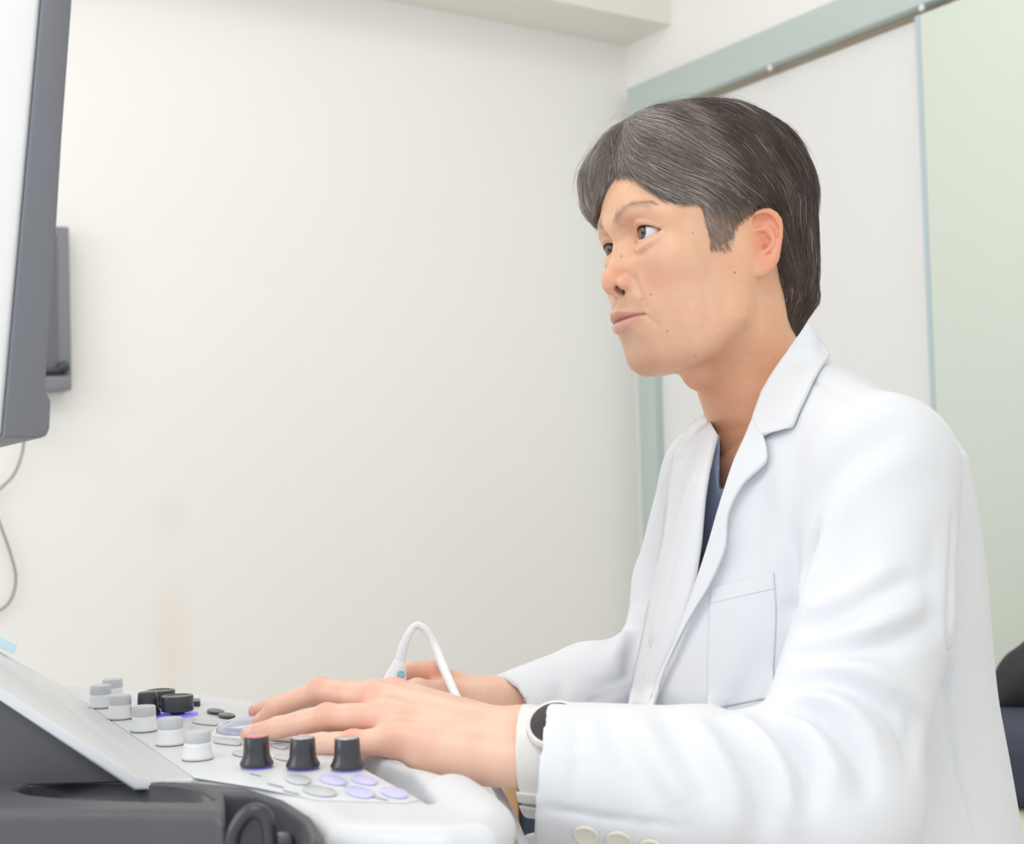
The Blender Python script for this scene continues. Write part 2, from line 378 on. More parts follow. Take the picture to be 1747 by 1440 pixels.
def mixc(c, t, a): return c*(1-a[:, None]) + np.asarray(srgb(t))*a[:, None]
def skin_noise(p, sc, seed=0):
    r = np.random.default_rng(seed); o = np.zeros(len(p))
    for i in range(10):
        k = r.normal(size=3)*sc; o += np.sin(p @ k + r.uniform(0, 6.28))
    return o/10
def head_color(q):
    s = q.copy().astype(f32); s[:, 1] = np.abs(s[:, 1]); n = len(q)
    c = np.tile(np.array(srgb('efbe9c')), (n, 1))
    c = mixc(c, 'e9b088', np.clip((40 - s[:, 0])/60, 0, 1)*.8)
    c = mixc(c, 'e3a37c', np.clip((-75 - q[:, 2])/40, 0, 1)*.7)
    nz = skin_noise(q, .12, 3); c = mixc(c, 'eeb094', np.clip(nz*.8, 0, .14)); c = mixc(c, 'f3d2c0', np.clip(-nz*.8, 0, .12)); nz = skin_noise(q, .5, 5); c = mixc(c, 'e3a688', np.clip(nz*.8, 0, .14))
    c = mixc(c, 'ee9f88', g_(ell(s, (99, 0, -14), (11, 18, 9)), 7)*.32)         # nose
    c = mixc(c, 'ef9d82', g_(ell(s, ez(530, 660, 4), (15, 9, 30)), 3)*.6)        # ears
    c = mixc(c, 'eeb29c', g_(ell(s, (72, 42, -16), (14, 14, 12)), 10)*.5)
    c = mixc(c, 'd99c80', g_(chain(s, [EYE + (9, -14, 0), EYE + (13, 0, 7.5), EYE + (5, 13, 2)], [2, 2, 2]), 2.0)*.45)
    c = mixc(c, 'b58e7b', g_(ell(s, (86, 0, -82), (16, 26, 15)), 7)*.28)         # shaved shadow
    c = mixc(c, 'b08a78', g_(chain(s, [(98, 7, -36), (90, 22, -41)], [4, 4]), 4)*.3)
    UPP = [(-1, -50.6), (-1, -43.9), (2, -43.2), (4, -42.8), (9, -43.9), (17, -46.4), (24, -48.6), (27.5, -49.6), (20, -49.8), (12, -49.9), (4, -50.2)]
    LOP = [(-1, -50.4), (4, -50.0), (12, -49.8), (20, -49.7), (27, -49.7), (23, -53), (16, -57), (8, -60), (-1, -60.8)]
    fr = (s[:, 0] > 72); c = mixc(c, 'cf9186', g_(poly2(s[:, 1], s[:, 2], UPP), .8)*fr*.8); c = mixc(c, 'e3a39f', g_(poly2(s[:, 1], s[:, 2], LOP), .8)*fr*.75)
    c = mixc(c, '8a4a40', crease(s, MOUTH, 1, .9, 70)*.75)
    c = mixc(c, '2c1712', g_(ell(s, (98, 6.4, -24.0), (4.8, 2.7, 4.6)), .8)*.9)
    v = s - EYE.astype(f32); r = np.sqrt((v*v).sum(-1)); c = mixc(c, '5b2f26', g_(np.abs(r - ER - .3), 1.0)*(v[:, 0] > 2)*(v[:, 2] > -1.5)*.8)
    c = mixc(c, 'c98577', g_(np.abs(r - ER - .3), .9)*(v[:, 0] > 2)*(v[:, 2] <= -1.5)*.6)
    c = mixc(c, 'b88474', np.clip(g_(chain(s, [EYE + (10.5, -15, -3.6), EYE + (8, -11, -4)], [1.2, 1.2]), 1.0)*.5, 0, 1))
    for pos, rad, t in MOLES:
        c = mixc(c, t, g_(np.sqrt(((q - pos)**2).sum(-1)) - rad*.7, .45)*.75)
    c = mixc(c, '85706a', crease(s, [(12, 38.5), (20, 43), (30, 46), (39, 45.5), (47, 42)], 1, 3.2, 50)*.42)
    return c
MOLES = []
Vh, Qh = surf(lambda p: face_sdf(p), (-122, -96, -236), (118, 96, 128), 1.15)
bvh_head = BVHTree.FromPolygons([tuple(v) for v in h2w(Vh)], [tuple(q) for q in Qh])
def hit(bvh, px, py):
    d = ray(px, py); r = bvh.ray_cast(Vector(CAM), Vector(d).normalized()); return None if r[0] is None else (np.array(r[0]), np.array(r[1]))
for px, py, rad, t in ((1060, 437.5, 1.3, 'b07a70'), (1110.5, 502.5, .8, '5d4440'), (1253.5, 465, .7, '6d4a3e'), (1138.5, 565, .8, 'a07a62'), (1094.5, 511, .45, '7d625a'), (1182, 397, .5, 'a5745c'), (1185, 608, .5, '8a6350')):
    r = hit(bvh_head, px, py)
    if r: MOLES.append((w2h(r[0][None].astype(f32))[0], rad, t))
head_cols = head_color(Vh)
# eyes
M_eye = mat('eye_surface', (1, 1, 1), .12, attr='col', spec=.6, coat=1)
def make_eye(side, parent):
    c = EYE*(1, side, 1); tgt = P(-60, 250, .95); gz = w2h(tgt[None].astype(f32))[0] - c; gz /= np.linalg.norm(gz)
    a = np.cross(gz, (0, 0, 1.)); a /= np.linalg.norm(a); b = np.cross(a, gz)
    V, C, ns, nt = [], [], 64, 56
    for i in range(nt+1):
        th = math.pi*(i/nt)**1.3
        r = ER - .15 + (.9*math.exp(-(th/.42)**4))
        for j in range(ns):
            ph = 2*math.pi*j/ns; V.append(c + r*(gz*math.cos(th) + math.sin(th)*(a*math.cos(ph) + b*math.sin(ph))))
            t = math.degrees(th)
            if t < 9.5: cc = srgb('0c0a0b')
            elif t < 26: cc = np.array(srgb('5d4032'))*(.8 + .35*math.sin(ph*23)*math.sin(ph*9)) if t > 12 else srgb('3a2620')
            elif t < 30: cc = srgb('2a201e')
            elif t < 34: cc = srgb('c4c0c2')
            else: cc = np.array(srgb('e9e6e8'))*(1, 1 - .1*min(1, (t-34)/40), 1 - .1*min(1, (t-34)/40))
            C.append(cc)
    Q = np.array([(i*ns+j, (i+1)*ns+j, (i+1)*ns+(j+1) % ns, i*ns+(j+1) % ns) for i in range(nt) for j in range(ns)])
    me = npmesh('eye', h2w(np.array(V)), Q); setcol(me, np.array(C)); return link('eye', me, M_eye, parent)
# ------------------------------------------------------------------ hair
HLP = [(0, 84), (9, 80), (17, 74), (26, 60), (36, 43), (45, 39), (54, 39), (56, 30), (57, 10), (57.5, 0), (69, -3), (72.5, 7), (77, 20), (88, 27), (97, 31), (106, 24), (114, 5), (121, -15), (123, -30), (129, -41), (139, -52), (154, -66), (180, -80)]
HRP = [(0, 84), (-5, 80), (-10, 70), (-17, 60), (-27, 52), (-45, 46), (-56, 34), (-58.5, 8), (-60, -1), (-68, -6), (-71.5, 6), (-77, 20), (-88, 27), (-97, 31), (-106, 24), (-114, 5), (-121, -15), (-122, -30), (-127, -45), (-137, -60), (-152, -76), (-180, -82)]
HPOLY = [(a*1.25, b) for a, b in HLP] + [(225, 400), (-225, 400)] + [(a*1.25, b) for a, b in HRP[::-1][:-1]]
def hregion(q):                         # negative inside the hair line
    ph = np.degrees(np.arctan2(q[:, 1], q[:, 0]+5))*1.25
    return poly2(ph.astype(f32), q[:, 2].astype(f32), HPOLY)
def skull(q):
    s = q.copy(); s[:, 1] = np.abs(s[:, 1])
    d = ell(q, (-9, 0, 46), (94, 74, 82)); d = smin(d, ell(q, (46, 0, 44), (49, 56, 52)), 20); d = smin(d, ell(q, (42, 0, -14), (50, 54, 58)), 22)
    d = smin(d, ell(s, (2, 57, 6), (28, 15, 28)), 16); d = smin(d, ell(s, (38, 44, 30), (30, 20, 28)), 18)
    return smin(smin(d, chain(q, NECK, NRr), 22), ell(s, (-22, 44, -50), (22, 16, 48)), 18)
def hull(q):
    d = ell(q, (-12, 0, 60), (104, 84, 91))
    d = smin(d, ell(q, (38, 0, 84), (65, 64, 60)), 14)
    d = smin(d, ell(q, (77, -38, 80), (22, 22, 31)), 12)
    d = smin(d, ell(q, (-50, 0, -5), (60, 61, 62)), 22)
    d = smin(d, ell(q, (-70, 0, -54), (36, 44, 32)), 20)
    return d
def hair_sdf(q):
    q = q.astype(f32); e = -hregion(q); sk = skull(q)
    right = np.clip((-q[:, 1]-8)/12, 0, 1)*np.clip((q[:, 0]-30)/20, 0, 1)
    low = np.clip((45 - q[:, 2])/30, 0, 1)*np.clip((q[:, 0]+5)/15, 0, 1)*(1-right)       # short sideburns
    thick = 1.0 + np.maximum(e, 0)*(.55 + 2.2*right + .85*np.clip((-30 - q[:, 0])/20, 0, 1)*np.clip((10 - q[:, 2])/30, 0, 1)) + right*6
    thick = np.where(low > 0, thick*(1-low) + low*1.2, thick)
    d = smin(hull(q), sk - 2.0, 6)
    ph = np.arctan2(q[:, 1], q[:, 0]+5)
    d = d + .4*np.sin(ph*31 + q[:, 2]*.12) * (1-low)*.8 + .15*np.sin(ph*67 - q[:, 2]*.2)*(1-low)
    d = smax(d, sk - thick, 3)
    d = np.maximum(np.maximum(d, -e*.8), -(sk + 3.5))
    return d
Vc, Qc = surf(hair_sdf, (-128, -98, -95), (120, 98, 165), 2.0)
def follow(q): return np.minimum(hair_sdf(q), face_sdf(q))
GUIDE = [  # position, direction
    ((75, 8, 112), (.1, .75, -.65)), ((60, 25, 118), (-.35, .7, -.6)), ((40, 40, 115), (-.5, .6, -.6)), ((85, 20, 92), (-.05, .75, -.65)), ((75, 42, 78), (-.55, .5, -.65)),
    ((60, 60, 62), (-.75, .3, -.55)), ((45, 68, 50), (-.85, .1, -.5)), ((20, 78, 60), (-.72, .1, -.65)), ((30, 65, 95), (-.6, .4, -.7)), ((0, 60, 115), (-.6, .4, -.7)), ((0, 82, 75), (-.6, .1, -.75)),
    ((-30, 80, 70), (-.55, 0, -.8)), ((-30, 55, 125), (-.6, .4, -.65)), ((-60, 60, 90), (-.55, .1, -.85)), ((-80, 50, 60), (-.3, 0, -.95)), ((-95, 30, 30), (-.05, 0, -1)), ((-60, 70, 30), (-.35, 0, -.95)),
    ((-50, 62, 0), (-.25, 0, -1)), ((-50, 60, -30), (-.1, 0, -1)), ((-80, 40, -30), (.05, 0, -1)), ((-75, 30, -65), (0, 0, -1)),
    ((32, 70, 22), (-.1, 0, -1)), ((30, 68, 0), (-.15, 0, -1)), ((15, 74, 28), (-.35, 0, -.95)), ((-5, 80, 40), (-.6, 0, -.75)), ((0, 0, 150), (-.75, .55, -.25)), ((-50, 10, 140), (-.8, .3, -.45)), ((-90, 0, 90), (-.4, 0, -.9)),
    ((92, -12, 100), (.45, -.45, -.75)), ((75, -22, 122), (.55, -.6, -.45)), ((98, -30, 85), (.1, -.25, -.95)), ((95, -40, 60), (-.15, -.15, -1)), ((60, -40, 118), (.3, -.8, -.5)), ((70, -60, 75), (-.1, -.3, -.95)),
    ((20, -60, 115), (-.1, -.8, -.55)), ((0, -80, 75), (-.3, -.1, -.95)), ((-50, -60, 90), (-.5, -.4, -.8)), ((-95, -30, 30), (0, 0, -1)), ((-60, -70, 0), (-.1, 0, -1)), ((30, -72, 20), (-.1, 0, -1)), ((-80, -40, -40), (0, 0, -1))]
GP = np.array([g[0] for g in GUIDE], float); GD = np.array([g[1] for g in GUIDE], float); GD /= np.linalg.norm(GD, axis=1, keepdims=True)
def field(p):
    d2 = ((p[:, None] - GP[None])**2).sum(-1); w = np.exp(-d2/(2*15.**2)) + 1e-9*np.exp(-d2/(2*60.**2)) + 1e-30
    v = (w[..., None]*GD[None]).sum(1); return v/(np.linalg.norm(v, axis=1, keepdims=True)+1e-9)
def grad(fn, p, e=.6):
    p = p.astype(f32); I = np.eye(3, dtype=f32)*f32(e)
    G = np.stack([evalc(fn, p+I[i]) - evalc(fn, p-I[i]) for i in range(3)], -1); return G/(np.linalg.norm(G, axis=1, keepdims=True)+1e-9)
def hcol(p, r):                         # pigment: greyer at the front and the sideburns
    n = len(p); gr = np.clip((p[:, 0]-5 - .25*np.maximum(p[:, 2]-95, 0))/42, 0, 1)*.95 + .22*np.clip((40-p[:, 2])/30, 0, 1)*(p[:, 0] > -8) + .04
    gr = np.clip(gr, 0, .9)
    dark = np.array(srgb('64564f')); mid = np.array(srgb('aca199')); white = np.array(srgb('dcd6d2')); side = np.array(srgb('a28878'))
    c = dark*(1-gr[:, None]*.8) + mid*(gr[:, None]*.8)
    sb = (np.clip((38-p[:, 2])/12, 0, 1)*(p[:, 0] > -8))[:, None]; c = c*(1-sb*.6) + side*sb*.6
    w = (r < (.03 + .25*gr))[:, None]; c = np.where(w, c*.35 + white*.65, c)
    return c
def strands(roots, L, n, w, lift, wander, col=None, name='hair', seed=1, start=-2.0):
    r = np.random.default_rng(seed); m = len(roots); p = roots.astype(float).copy(); pts = [p.copy()]
    L = np.asarray(L, float); st = (L/(n-1))[:, None]; ph = r.uniform(0, 6.28, (m, 1)); k = r.normal(size=(m, 3)); up = np.asarray(lift, float)
    prev = None; over = r.uniform(-1.5, 3.5, m)
    for i in range(1, n):
        v = field(p)
        cl = np.stack([skin_noise(p, .06, 11), skin_noise(p, .06, 12), skin_noise(p, .06, 13)], -1)*wander*1.6
        v = v + cl + k*wander*.35
        if prev is not None: v = v*.5 + prev*.5
        N = grad(follow, p); v = v - N*(v*N).sum(1, keepdims=True); v /= np.linalg.norm(v, axis=1, keepdims=True)+1e-9; prev = v
        p = p + v*st*np.where((hregion(p) > over) | ((p[:, 2] < 36 + 3*over) & (p[:, 0] > -10) & (p[:, 1] > 0) & (n > 8)), .03, 1)[:, None]; t = i/(n-1)
        off = start + (up - start)*np.clip(t*2.2, 0, 1)
        for _ in range(2):
            d = evalc(follow, p.astype(f32)); p = p - N*(d - off)[:, None]*.8
        pts.append(p.copy())
    A = np.stack(pts, 1)                # m,n,3
    for _ in range(2): A[:, 1:-1] = A[:, 1:-1]*.5 + (A[:, :-2] + A[:, 2:])*.25
    T = np.gradient(A, axis=1); T /= np.linalg.norm(T, axis=2, keepdims=True)+1e-9
    a = np.cross(T, r.normal(size=(m, 1, 3))); a /= np.linalg.norm(a, axis=2, keepdims=True)+1e-9; b = np.cross(T, a)
    tp = np.sin(np.clip(np.linspace(.12, 1, n), 0, 1)*math.pi)**.5; tp[-1] = .08; tp = np.maximum(tp, .08)
    wd_ = (np.asarray(w)*np.ones(m))[:, None, None]*tp[None, :, None]
    Vv = np.stack([A + wd_*(a*math.cos(q) + b*math.sin(q)) for q in (0, 2.094, 4.189)], 2)   # m,n,3,3
    V = Vv.reshape(-1, 3); base = (np.arange(m)[:, None, None]*n + np.arange(n-1)[None, :, None])*3; s = np.arange(3)[None, None]; s2 = (s+1) % 3
    Q = np.stack([base+s, base+s2, base+3+s2, base+3+s], -1).reshape(-1, 4)
    if col is None:
        rr = r.uniform(size=m); jit = r.uniform(.7, 1.35, (m, 1)); c0 = hcol(A[:, n//2], rr)*jit*(1 + .8*skin_noise(A[:, n//2]*(1, 1, 1), .16, 44)[:, None]); C = np.repeat(c0, n*3, 0)
    else: C = np.tile(np.array(col), (m*n*3, 1))*np.repeat(r.uniform(.8, 1.2, (m, 1)), n*3, 0)
    return V, Q, C
Vc_ok = Vc[evalc(lambda p: skull(p), Vc.astype(f32)) > -.6]
def samp(V, n, seed, cond=None):
    r = np.random.default_rng(seed); V = Vc_ok; U = V if cond is None else V[cond(V)]
    return U[r.choice(len(U), n, replace=n > len(U))] + r.normal(size=(n, 3))*.6
vis = lambda V: (V @ (HM @ (HT-CAM)/np.linalg.norm(HT-CAM)) < 70)
long_ = lambda V: vis(V) & ~((V[:, 2] < 38) & (V[:, 0] > -12))
burn = lambda V: (V[:, 2] < 46) & (V[:, 0] > -14) & (V[:, 0] < 60)
R1_ = samp(Vc, 18000, 21, long_); rr_ = np.random.default_rng(5)
L1 = np.where(R1_[:, 2] < 0, 20, 46)*rr_.uniform(.7, 1.25, len(R1_))
hl = [strands(R1_, L1, 13, rr_.uniform(.08, .22, len(R1_)), rr_.uniform(.3, 2.2, len(R1_)) + 3.2*np.clip(skin_noise(R1_, .075, 51)*2.2, 0, 1)*np.clip((R1_[:, 2]-40)/40, 0, 1), .22, seed=31)]
R2_ = samp(Vc, 3000, 22, burn); hl.append(strands(R2_, rr_.uniform(6, 13, len(R2_)), 6, .10, rr_.uniform(.3, 1.2, len(R2_)), .12, seed=32, start=-.5))
R3_ = samp(Vc, 420, 23, lambda V: vis(V) & (V[:, 2] > 105)); hl.append(strands(R3_, rr_.uniform(25, 45, len(R3_)), 13, .07, rr_.uniform(3, 9, len(R3_)), .35, seed=33))
def add_hair(parent):
    # the cap under the strands and the strands are one mesh
    Vs, Qs, Cs, o = [], [], [], 0
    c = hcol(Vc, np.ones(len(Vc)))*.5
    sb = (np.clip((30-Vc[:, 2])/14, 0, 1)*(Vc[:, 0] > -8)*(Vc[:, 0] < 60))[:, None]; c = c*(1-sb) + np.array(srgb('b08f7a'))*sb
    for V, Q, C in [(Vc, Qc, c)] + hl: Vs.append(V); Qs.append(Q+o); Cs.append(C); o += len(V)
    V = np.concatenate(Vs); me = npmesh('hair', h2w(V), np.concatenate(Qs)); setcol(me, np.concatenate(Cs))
    h = link('hair', me, M_hair, parent)
    # brows and lashes
    global follow_
    r = np.random.default_rng(3)
    for side in (1, -1):
        pts, dirs, ln = [], [], []
        ctr = [(93, 12, 40), (90.5, 20, 44), (86, 30, 46.5), (79, 40, 45), (73, 47, 41)]
        cc = catmull(ctr, 40); n = 190
        for i in range(n):
            t = r.uniform(0, 1); k = min(38, int(t*39)); p = cc[k].copy(); tg = cc[k+1]-cc[k]; tg /= np.linalg.norm(tg)
            p[2] += r.normal()*(1.5*(1-t)+.8); p[0] += 2
            d = tg*(.5+.8*t) + np.array([0, 0, .9*(1-t)-.25*t]) + r.normal(size=3)*.12
            p[1] *= side; d[1] *= side; pts.append(p); dirs.append(d/np.linalg.norm(d)); ln.append(r.uniform(3, 5.5))
        A = np.array(pts); D = np.array(dirs); Ln = np.array(ln); P_ = []
        p = A.copy()
        for i in range(6):
            N = grad(face_sdf, p)
            for _ in range(3):
                dd = evalc(face_sdf, p.astype(f32)); p = p - N*(dd - (.05 + .12*i))[:, None]
            P_.append(p.copy()); v = D - N*(D*N).sum(1, keepdims=True); p = p + v*(Ln/5)[:, None]
        A3 = np.stack(P_, 1); m, n_, _ = A3.shape; T = np.gradient(A3, axis=1); T /= np.linalg.norm(T, axis=2, keepdims=True)+1e-9
        a = np.cross(T, r.normal(size=(m, 1, 3))); a /= np.linalg.norm(a, axis=2, keepdims=True); b = np.cross(T, a); w = np.linspace(.05, .015, n_)[None, :, None]
        Vv = np.stack([A3 + w*(a*math.cos(q)+b*math.sin(q)) for q in (0, 2.094, 4.189)], 2).reshape(-1, 3)
        base = (np.arange(m)[:, None, None]*n_ + np.arange(n_-1)[None, :, None])*3; s = np.arange(3)[None, None]; s2 = (s+1) % 3
        Q = np.stack([base+s, base+s2, base+3+s2, base+3+s], -1).reshape(-1, 4)
        me = npmesh('eyebrow', h2w(Vv), Q); setcol(me, np.tile(np.array(srgb('8d786b')), (len(Vv), 1))); link('eyebrow', me, M_hair, parent)
        # lash line along the upper lid
        ly = np.linspace(-13.6, 15.0, 26); lz = 6.6 - 20.0 + np.sqrt(20.0**2 - .86*ly**2) - .3; y = ly + 1.8; z = lz - .07*ly - .2
        rad = ER + 1.35; x = np.sqrt(np.maximum(rad**2 - y**2 - z**2, 0)) - np.maximum(np.sqrt(y**2+z**2) - rad, 0)*2; L = np.stack([EYE[0]+x, (EYE[1]+y)*side, EYE[2]+z], 1)
        V, Fs = tube(h2w(L), np.array([.2, .6, .8, .7, .5, .15])/1000, 8, 60); me = pymesh('eyelashes', V, Fs); setcol(me, np.tile(np.array(srgb('33231d')), (len(V), 1))); link('eyelashes', me, M_hair, parent)
    return h
# ------------------------------------------------------------------ hands, arms and trunk (millimetres about a local origin)
BO = np.array([.15, 1.1, .95])
def mm(p): return (np.asarray(p, float) - BO)*1000
def Q_(px, py, Y): return mm(P(px, py, Y))
def bone(a, b, t): return np.asarray(a)*(1-t) + np.asarray(b)*t
LW1, LW2 = Q_(885, 1258, .985), Q_(885, 1302, .962)
LF = {  # left hand: knuckle, middle joint, end joint, tip with radii
    'index': ([Q_(672, 1186, 1.045), Q_(560, 1182, 1.08), Q_(480, 1200, 1.095), Q_(436, 1213, 1.10)], [11, 8.6, 7.0, 5.6]),
    'middle': ([Q_(640, 1192, 1.022), Q_(545, 1178, 1.045), Q_(472, 1207, 1.06), Q_(444, 1232, 1.065)], [11, 8.8, 7.2, 5.8]),
    'ring': ([Q_(660, 1224, .998), Q_(558, 1224, 1.005), Q_(475, 1241, 1.02), Q_(425, 1253, 1.03)], [11, 9.3, 7.6, 6.4]),
    'pinky': ([Q_(680, 1264, .975), Q_(603, 1268, .98), Q_(548, 1269, .985), Q_(510, 1271, .99)], [10.5, 8.6, 7.5, 6.6])}
NAILS = []
def nail_frame(pts, rs, dors):
    a, b = pts[2], pts[3]; t = (b-a)/np.linalg.norm(b-a); d = np.array(dors, float); d -= t*(d@t); d /= np.linalg.norm(d); s = np.cross(t, d)
    r = rs[3]; c = b - t*3.2 + d*(r*.50); return c, np.stack([t, s, d], 1), (r*.95, r*.74, r*.60)
for k, dv in (('index', (-.1, -.2, 1)), ('middle', (-.2, -.35, 1)), ('ring', (-.2, -.55, .8)), ('pinky', (-.1, -.35, .95))):
    NAILS.append(nail_frame(*LF[k], dv))
def lhand(q):
    d = None
    for k, (pts, rs) in LF.items():
        e = chain(q, pts, rs, 3); 
        e = smin(e, sph(q, pts[1] + (0, 0, .6), rs[1]*1.05), 2)
        d = e if d is None else smin(d, e, 2.0)
    palm = None
    for (k, w, r0) in (('index', LW1, 16), ('middle', LW1*.7+LW2*.3, 15), ('ring', LW1*.35+LW2*.65, 16), ('pinky', LW2, 17)):
        p0 = LF[k][0][0]; e = cap(q, w, p0, r0, LF[k][1][0]+1.5); palm = e if palm is None else smin(palm, e, 12)
    palm = smin(palm, cap(q, Q_(735, 1290, .97), Q_(862, 1302, .963), 14, 17.5), 14)
    web = smin(cap(q, Q_(655, 1205, 1.02), Q_(668, 1245, .985), 8), cap(q, Q_(668, 1195, 1.03), Q_(655, 1205, 1.01), 8), 5)
    d = smin(d, smin(palm, web, 6), 6)
    th = chain(q, [Q_(800, 1262, 1.02), Q_(735, 1248, 1.05), Q_(668, 1232, 1.072), Q_(618, 1228, 1.08)], [17, 11, 9.2, 8], 4)
    d = smin(d, th, 9)
    fa = smin(cap(q, LW1, Q_(1060, 1275, .965), 18.5, 28), cap(q, LW2, Q_(1060, 1325, .945), 18.5, 28), 14)
    d = smin(d, fa, 12)
    d = smin(d, sph(q, Q_(905, 1240, .985), 13), 10)                     # ulna head
    for k in ('middle', 'ring', 'pinky'):                                # knuckle wrinkles
        p = LF[k][0]; t = p[1]-p[0]; t = t/np.linalg.norm(t)
        x = (q - p[1].astype(f32)) @ t.astype(f32); r2 = np.abs(x) < 8
        d = d + np.where(r2, .22*np.cos(x*1.9)*np.exp(-(x/5)**2), 0)
        t2 = p[3]-p[2]; t2 = t2/np.linalg.norm(t2); x = (q - p[2].astype(f32)) @ t2.astype(f32); d = d + .15*np.cos(x*2.4)*np.exp(-(x/3)**2)*(sph(q, p[2], 14) < 0)
    for k, t0 in (('middle', LW1), ('ring', LW1*.4+LW2*.6), ('pinky', LW2*.9+LW1*.1)):   # tendons
        a = LF[k][0][0] + (0, -8, 9); b = t0 + (0, -8, 12); e = cap(q, a + (0, 3, -3), b + (0, 3, -3), 4); d = smin(d, e, 12)
    for c, R, r in NAILS: d = smin(d, ell(q, c, r, R), .5)
    return d
RW = Q_(842, 1204, 1.24)
RF = [([Q_(770, 1170, 1.225), Q_(738, 1147, 1.205), Q_(700, 1146, 1.215), Q_(668, 1156, 1.222)], [12, 9.2, 8.4, 7.4]),      # thumb over the probe
      ([Q_(752, 1184, 1.195), Q_(712, 1176, 1.172), Q_(678, 1184, 1.168), Q_(660, 1196, 1.185)], [10.5, 9, 8, 7]),
      ([Q_(756, 1212, 1.19), Q_(706, 1208, 1.165), Q_(672, 1216, 1.165), Q_(655, 1228, 1.185)], [10.5, 9, 8, 7]),
      ([Q_(760, 1242, 1.19), Q_(708, 1240, 1.165), Q_(674, 1246, 1.165), Q_(655, 1256, 1.185)], [10.5, 9, 8, 7]),
      ([Q_(768, 1268, 1.195), Q_(720, 1268, 1.172), Q_(688, 1272, 1.17), Q_(668, 1278, 1.188)], [9.5, 8, 7.2, 6.4])]
def rhand(q):
    d = None
    for pts, rs in RF:
        e = chain(q, pts, rs, 3); d = e if d is None else smin(d, e, 1.5)
    palm = smin(cap(q, RW, RF[1][0][0], 21, 13), cap(q, RW + (0, 0, -10), RF[3][0][0], 20, 13), 14)
    palm = smin(palm, cap(q, RW + (-8, -4, 6), RF[0][0][0], 17, 13), 8)
    palm = smin(palm, cap(q, RF[1][0][0], RF[4][0][0], 11), 8)
    d = smin(d, palm, 4)
    d = smin(d, cap(q, RW, Q_(1010, 1185, 1.27), 22, 27), 14)
    return d
TA = math.radians(15); FT = np.array([-math.cos(TA), -math.sin(TA), 0]); LT = np.array([math.sin(TA), -math.cos(TA), 0])
def loft(p, lev, pw=2.3):               # stack of rounded sections: (point, depth radius, breadth radius)
    z = p[:, 2]; zs = np.array([l[0][2] for l in lev])[::-1]; I = lambda a: np.interp(z, zs, np.array(a)[::-1]).astype(f32)
    cx, cy = I([l[0][0] for l in lev]), I([l[0][1] for l in lev]); rf, rl = I([l[1] for l in lev]), I([l[2] for l in lev])
    dx, dy = p[:, 0]-cx, p[:, 1]-cy; f = (dx*FT[0]+dy*FT[1])/rf; l = (dx*LT[0]+dy*LT[1])/rl
    k = (np.abs(f)**pw + np.abs(l)**pw)**(1/pw); d = (k-1)*np.minimum(rf, rl)*.9
    return np.maximum(d, np.maximum(z - zs[-1], zs[0] - z))
LEV = [(P(1350, 640, 1.19), .050, .050), (P(1368, 680, 1.19), .062, .085), (P(1380, 725, 1.19), .082, .135), (P(1385, 790, 1.19), .096, .158), (P(1380, 900, 1.19), .105, .162),
       (P(1378, 1000, 1.19), .114, .165), (P(1382, 1200, 1.19), .132, .168), (P(1396, 1440, 1.19), .145, .18), (P(1410, 1640, 1.19), .16, .19), (P(1415, 1720, 1.19), .16, .19)]
for i in range(len(LEV)): LEV[i] = (LEV[i][0], LEV[i][1], LEV[i][2])
NSH, NEL = P(1505, 800, 1.03), P(1408, 1360, .945)       # near shoulder, elbow
FSH, FEL = P(1226, 815, 1.35), P(1135, 1160, 1.37)       # far shoulder, elbow
def trunk(q):                           # bare body below the clothes
    p = q/1000 + BO.astype(f32)
    d = loft(p, [(P(1380, 705, 1.19), .035, .07)] + [(a, b-.026, c-.03) for a, b, c in LEV[3:]])*1000
    d = smin(d, cap(q, mm(NSH), mm(NEL), 33, 34), 12); d = smin(d, cap(q, mm(FSH), mm(FEL), 28, 26), 12)
    d = smin(d, cap(q, mm(NEL), Q_(1060, 1300, .955), 38, 30), 10); d = smin(d, cap(q, mm(FEL), Q_(1010, 1185, 1.27), 27, 24), 10)
    n0, n1 = h2w(NECK[0]), h2w(NECK[2])
    d = smin(d, cap(q, mm(n1), mm(h2w((-46, 0, -220))), 40, 44), 20)
    return d
parts = []
Vl, Ql = surf(lhand, np.array([Q_(400, 1300, 1.12)[0], -180, Q_(400, 1360, .94)[2]]), np.array([Q_(1050, 1190, .94)[0], 40, Q_(700, 1120, 1.1)[2]]), 1.3)
lo = np.minimum.reduce([r[0][i] for r in RF for i in range(4)]+[RW]) - 32; hi = np.maximum.reduce([r[0][i] for r in RF for i in range(4)]+[RW]) + 32; hi[0] = Q_(960, 1180, 1.26)[0]
Vr, Qr = surf(rhand, lo, hi, 1.5)
Vt, Qt = surf(trunk, (-260, -330, -420), (330, 420, 230), 7.0)
def hand_color(V, nails=True, seed=4):
    n = len(V); c = np.tile(np.array(srgb('f4c9b3')), (n, 1)); q = V.astype(f32)
    nz = skin_noise(V, .10, seed); c = mixc(c, 'e8a78f', np.clip(nz, 0, .22)); c = mixc(c, 'f3cdb6', np.clip(-nz, 0, .25))
    if nails:
        for k, (pts, rs) in LF.items():
            c = mixc(c, 'e99c88', g_(sph(q, pts[1] + (0, -4, 5), 3), 6)*.45); c = mixc(c, 'ea9a86', g_(sph(q, pts[3], 4), 6)*.5); c = mixc(c, 'e8a08a', g_(sph(q, pts[0], 8), 8)*.3)
        for cc, R, r in NAILS:
            e = ell(q, cc, r, R); c = mixc(c, 'f3cfc6', (e < .25)*.85)
    else:
        c = mixc(c, 'e8967e', g_(sph(q, RF[0][0][1], 8), 14)*.55)
    return c
hand_l, hand_r = hand_color(Vl), hand_color(Vr, False, 6)
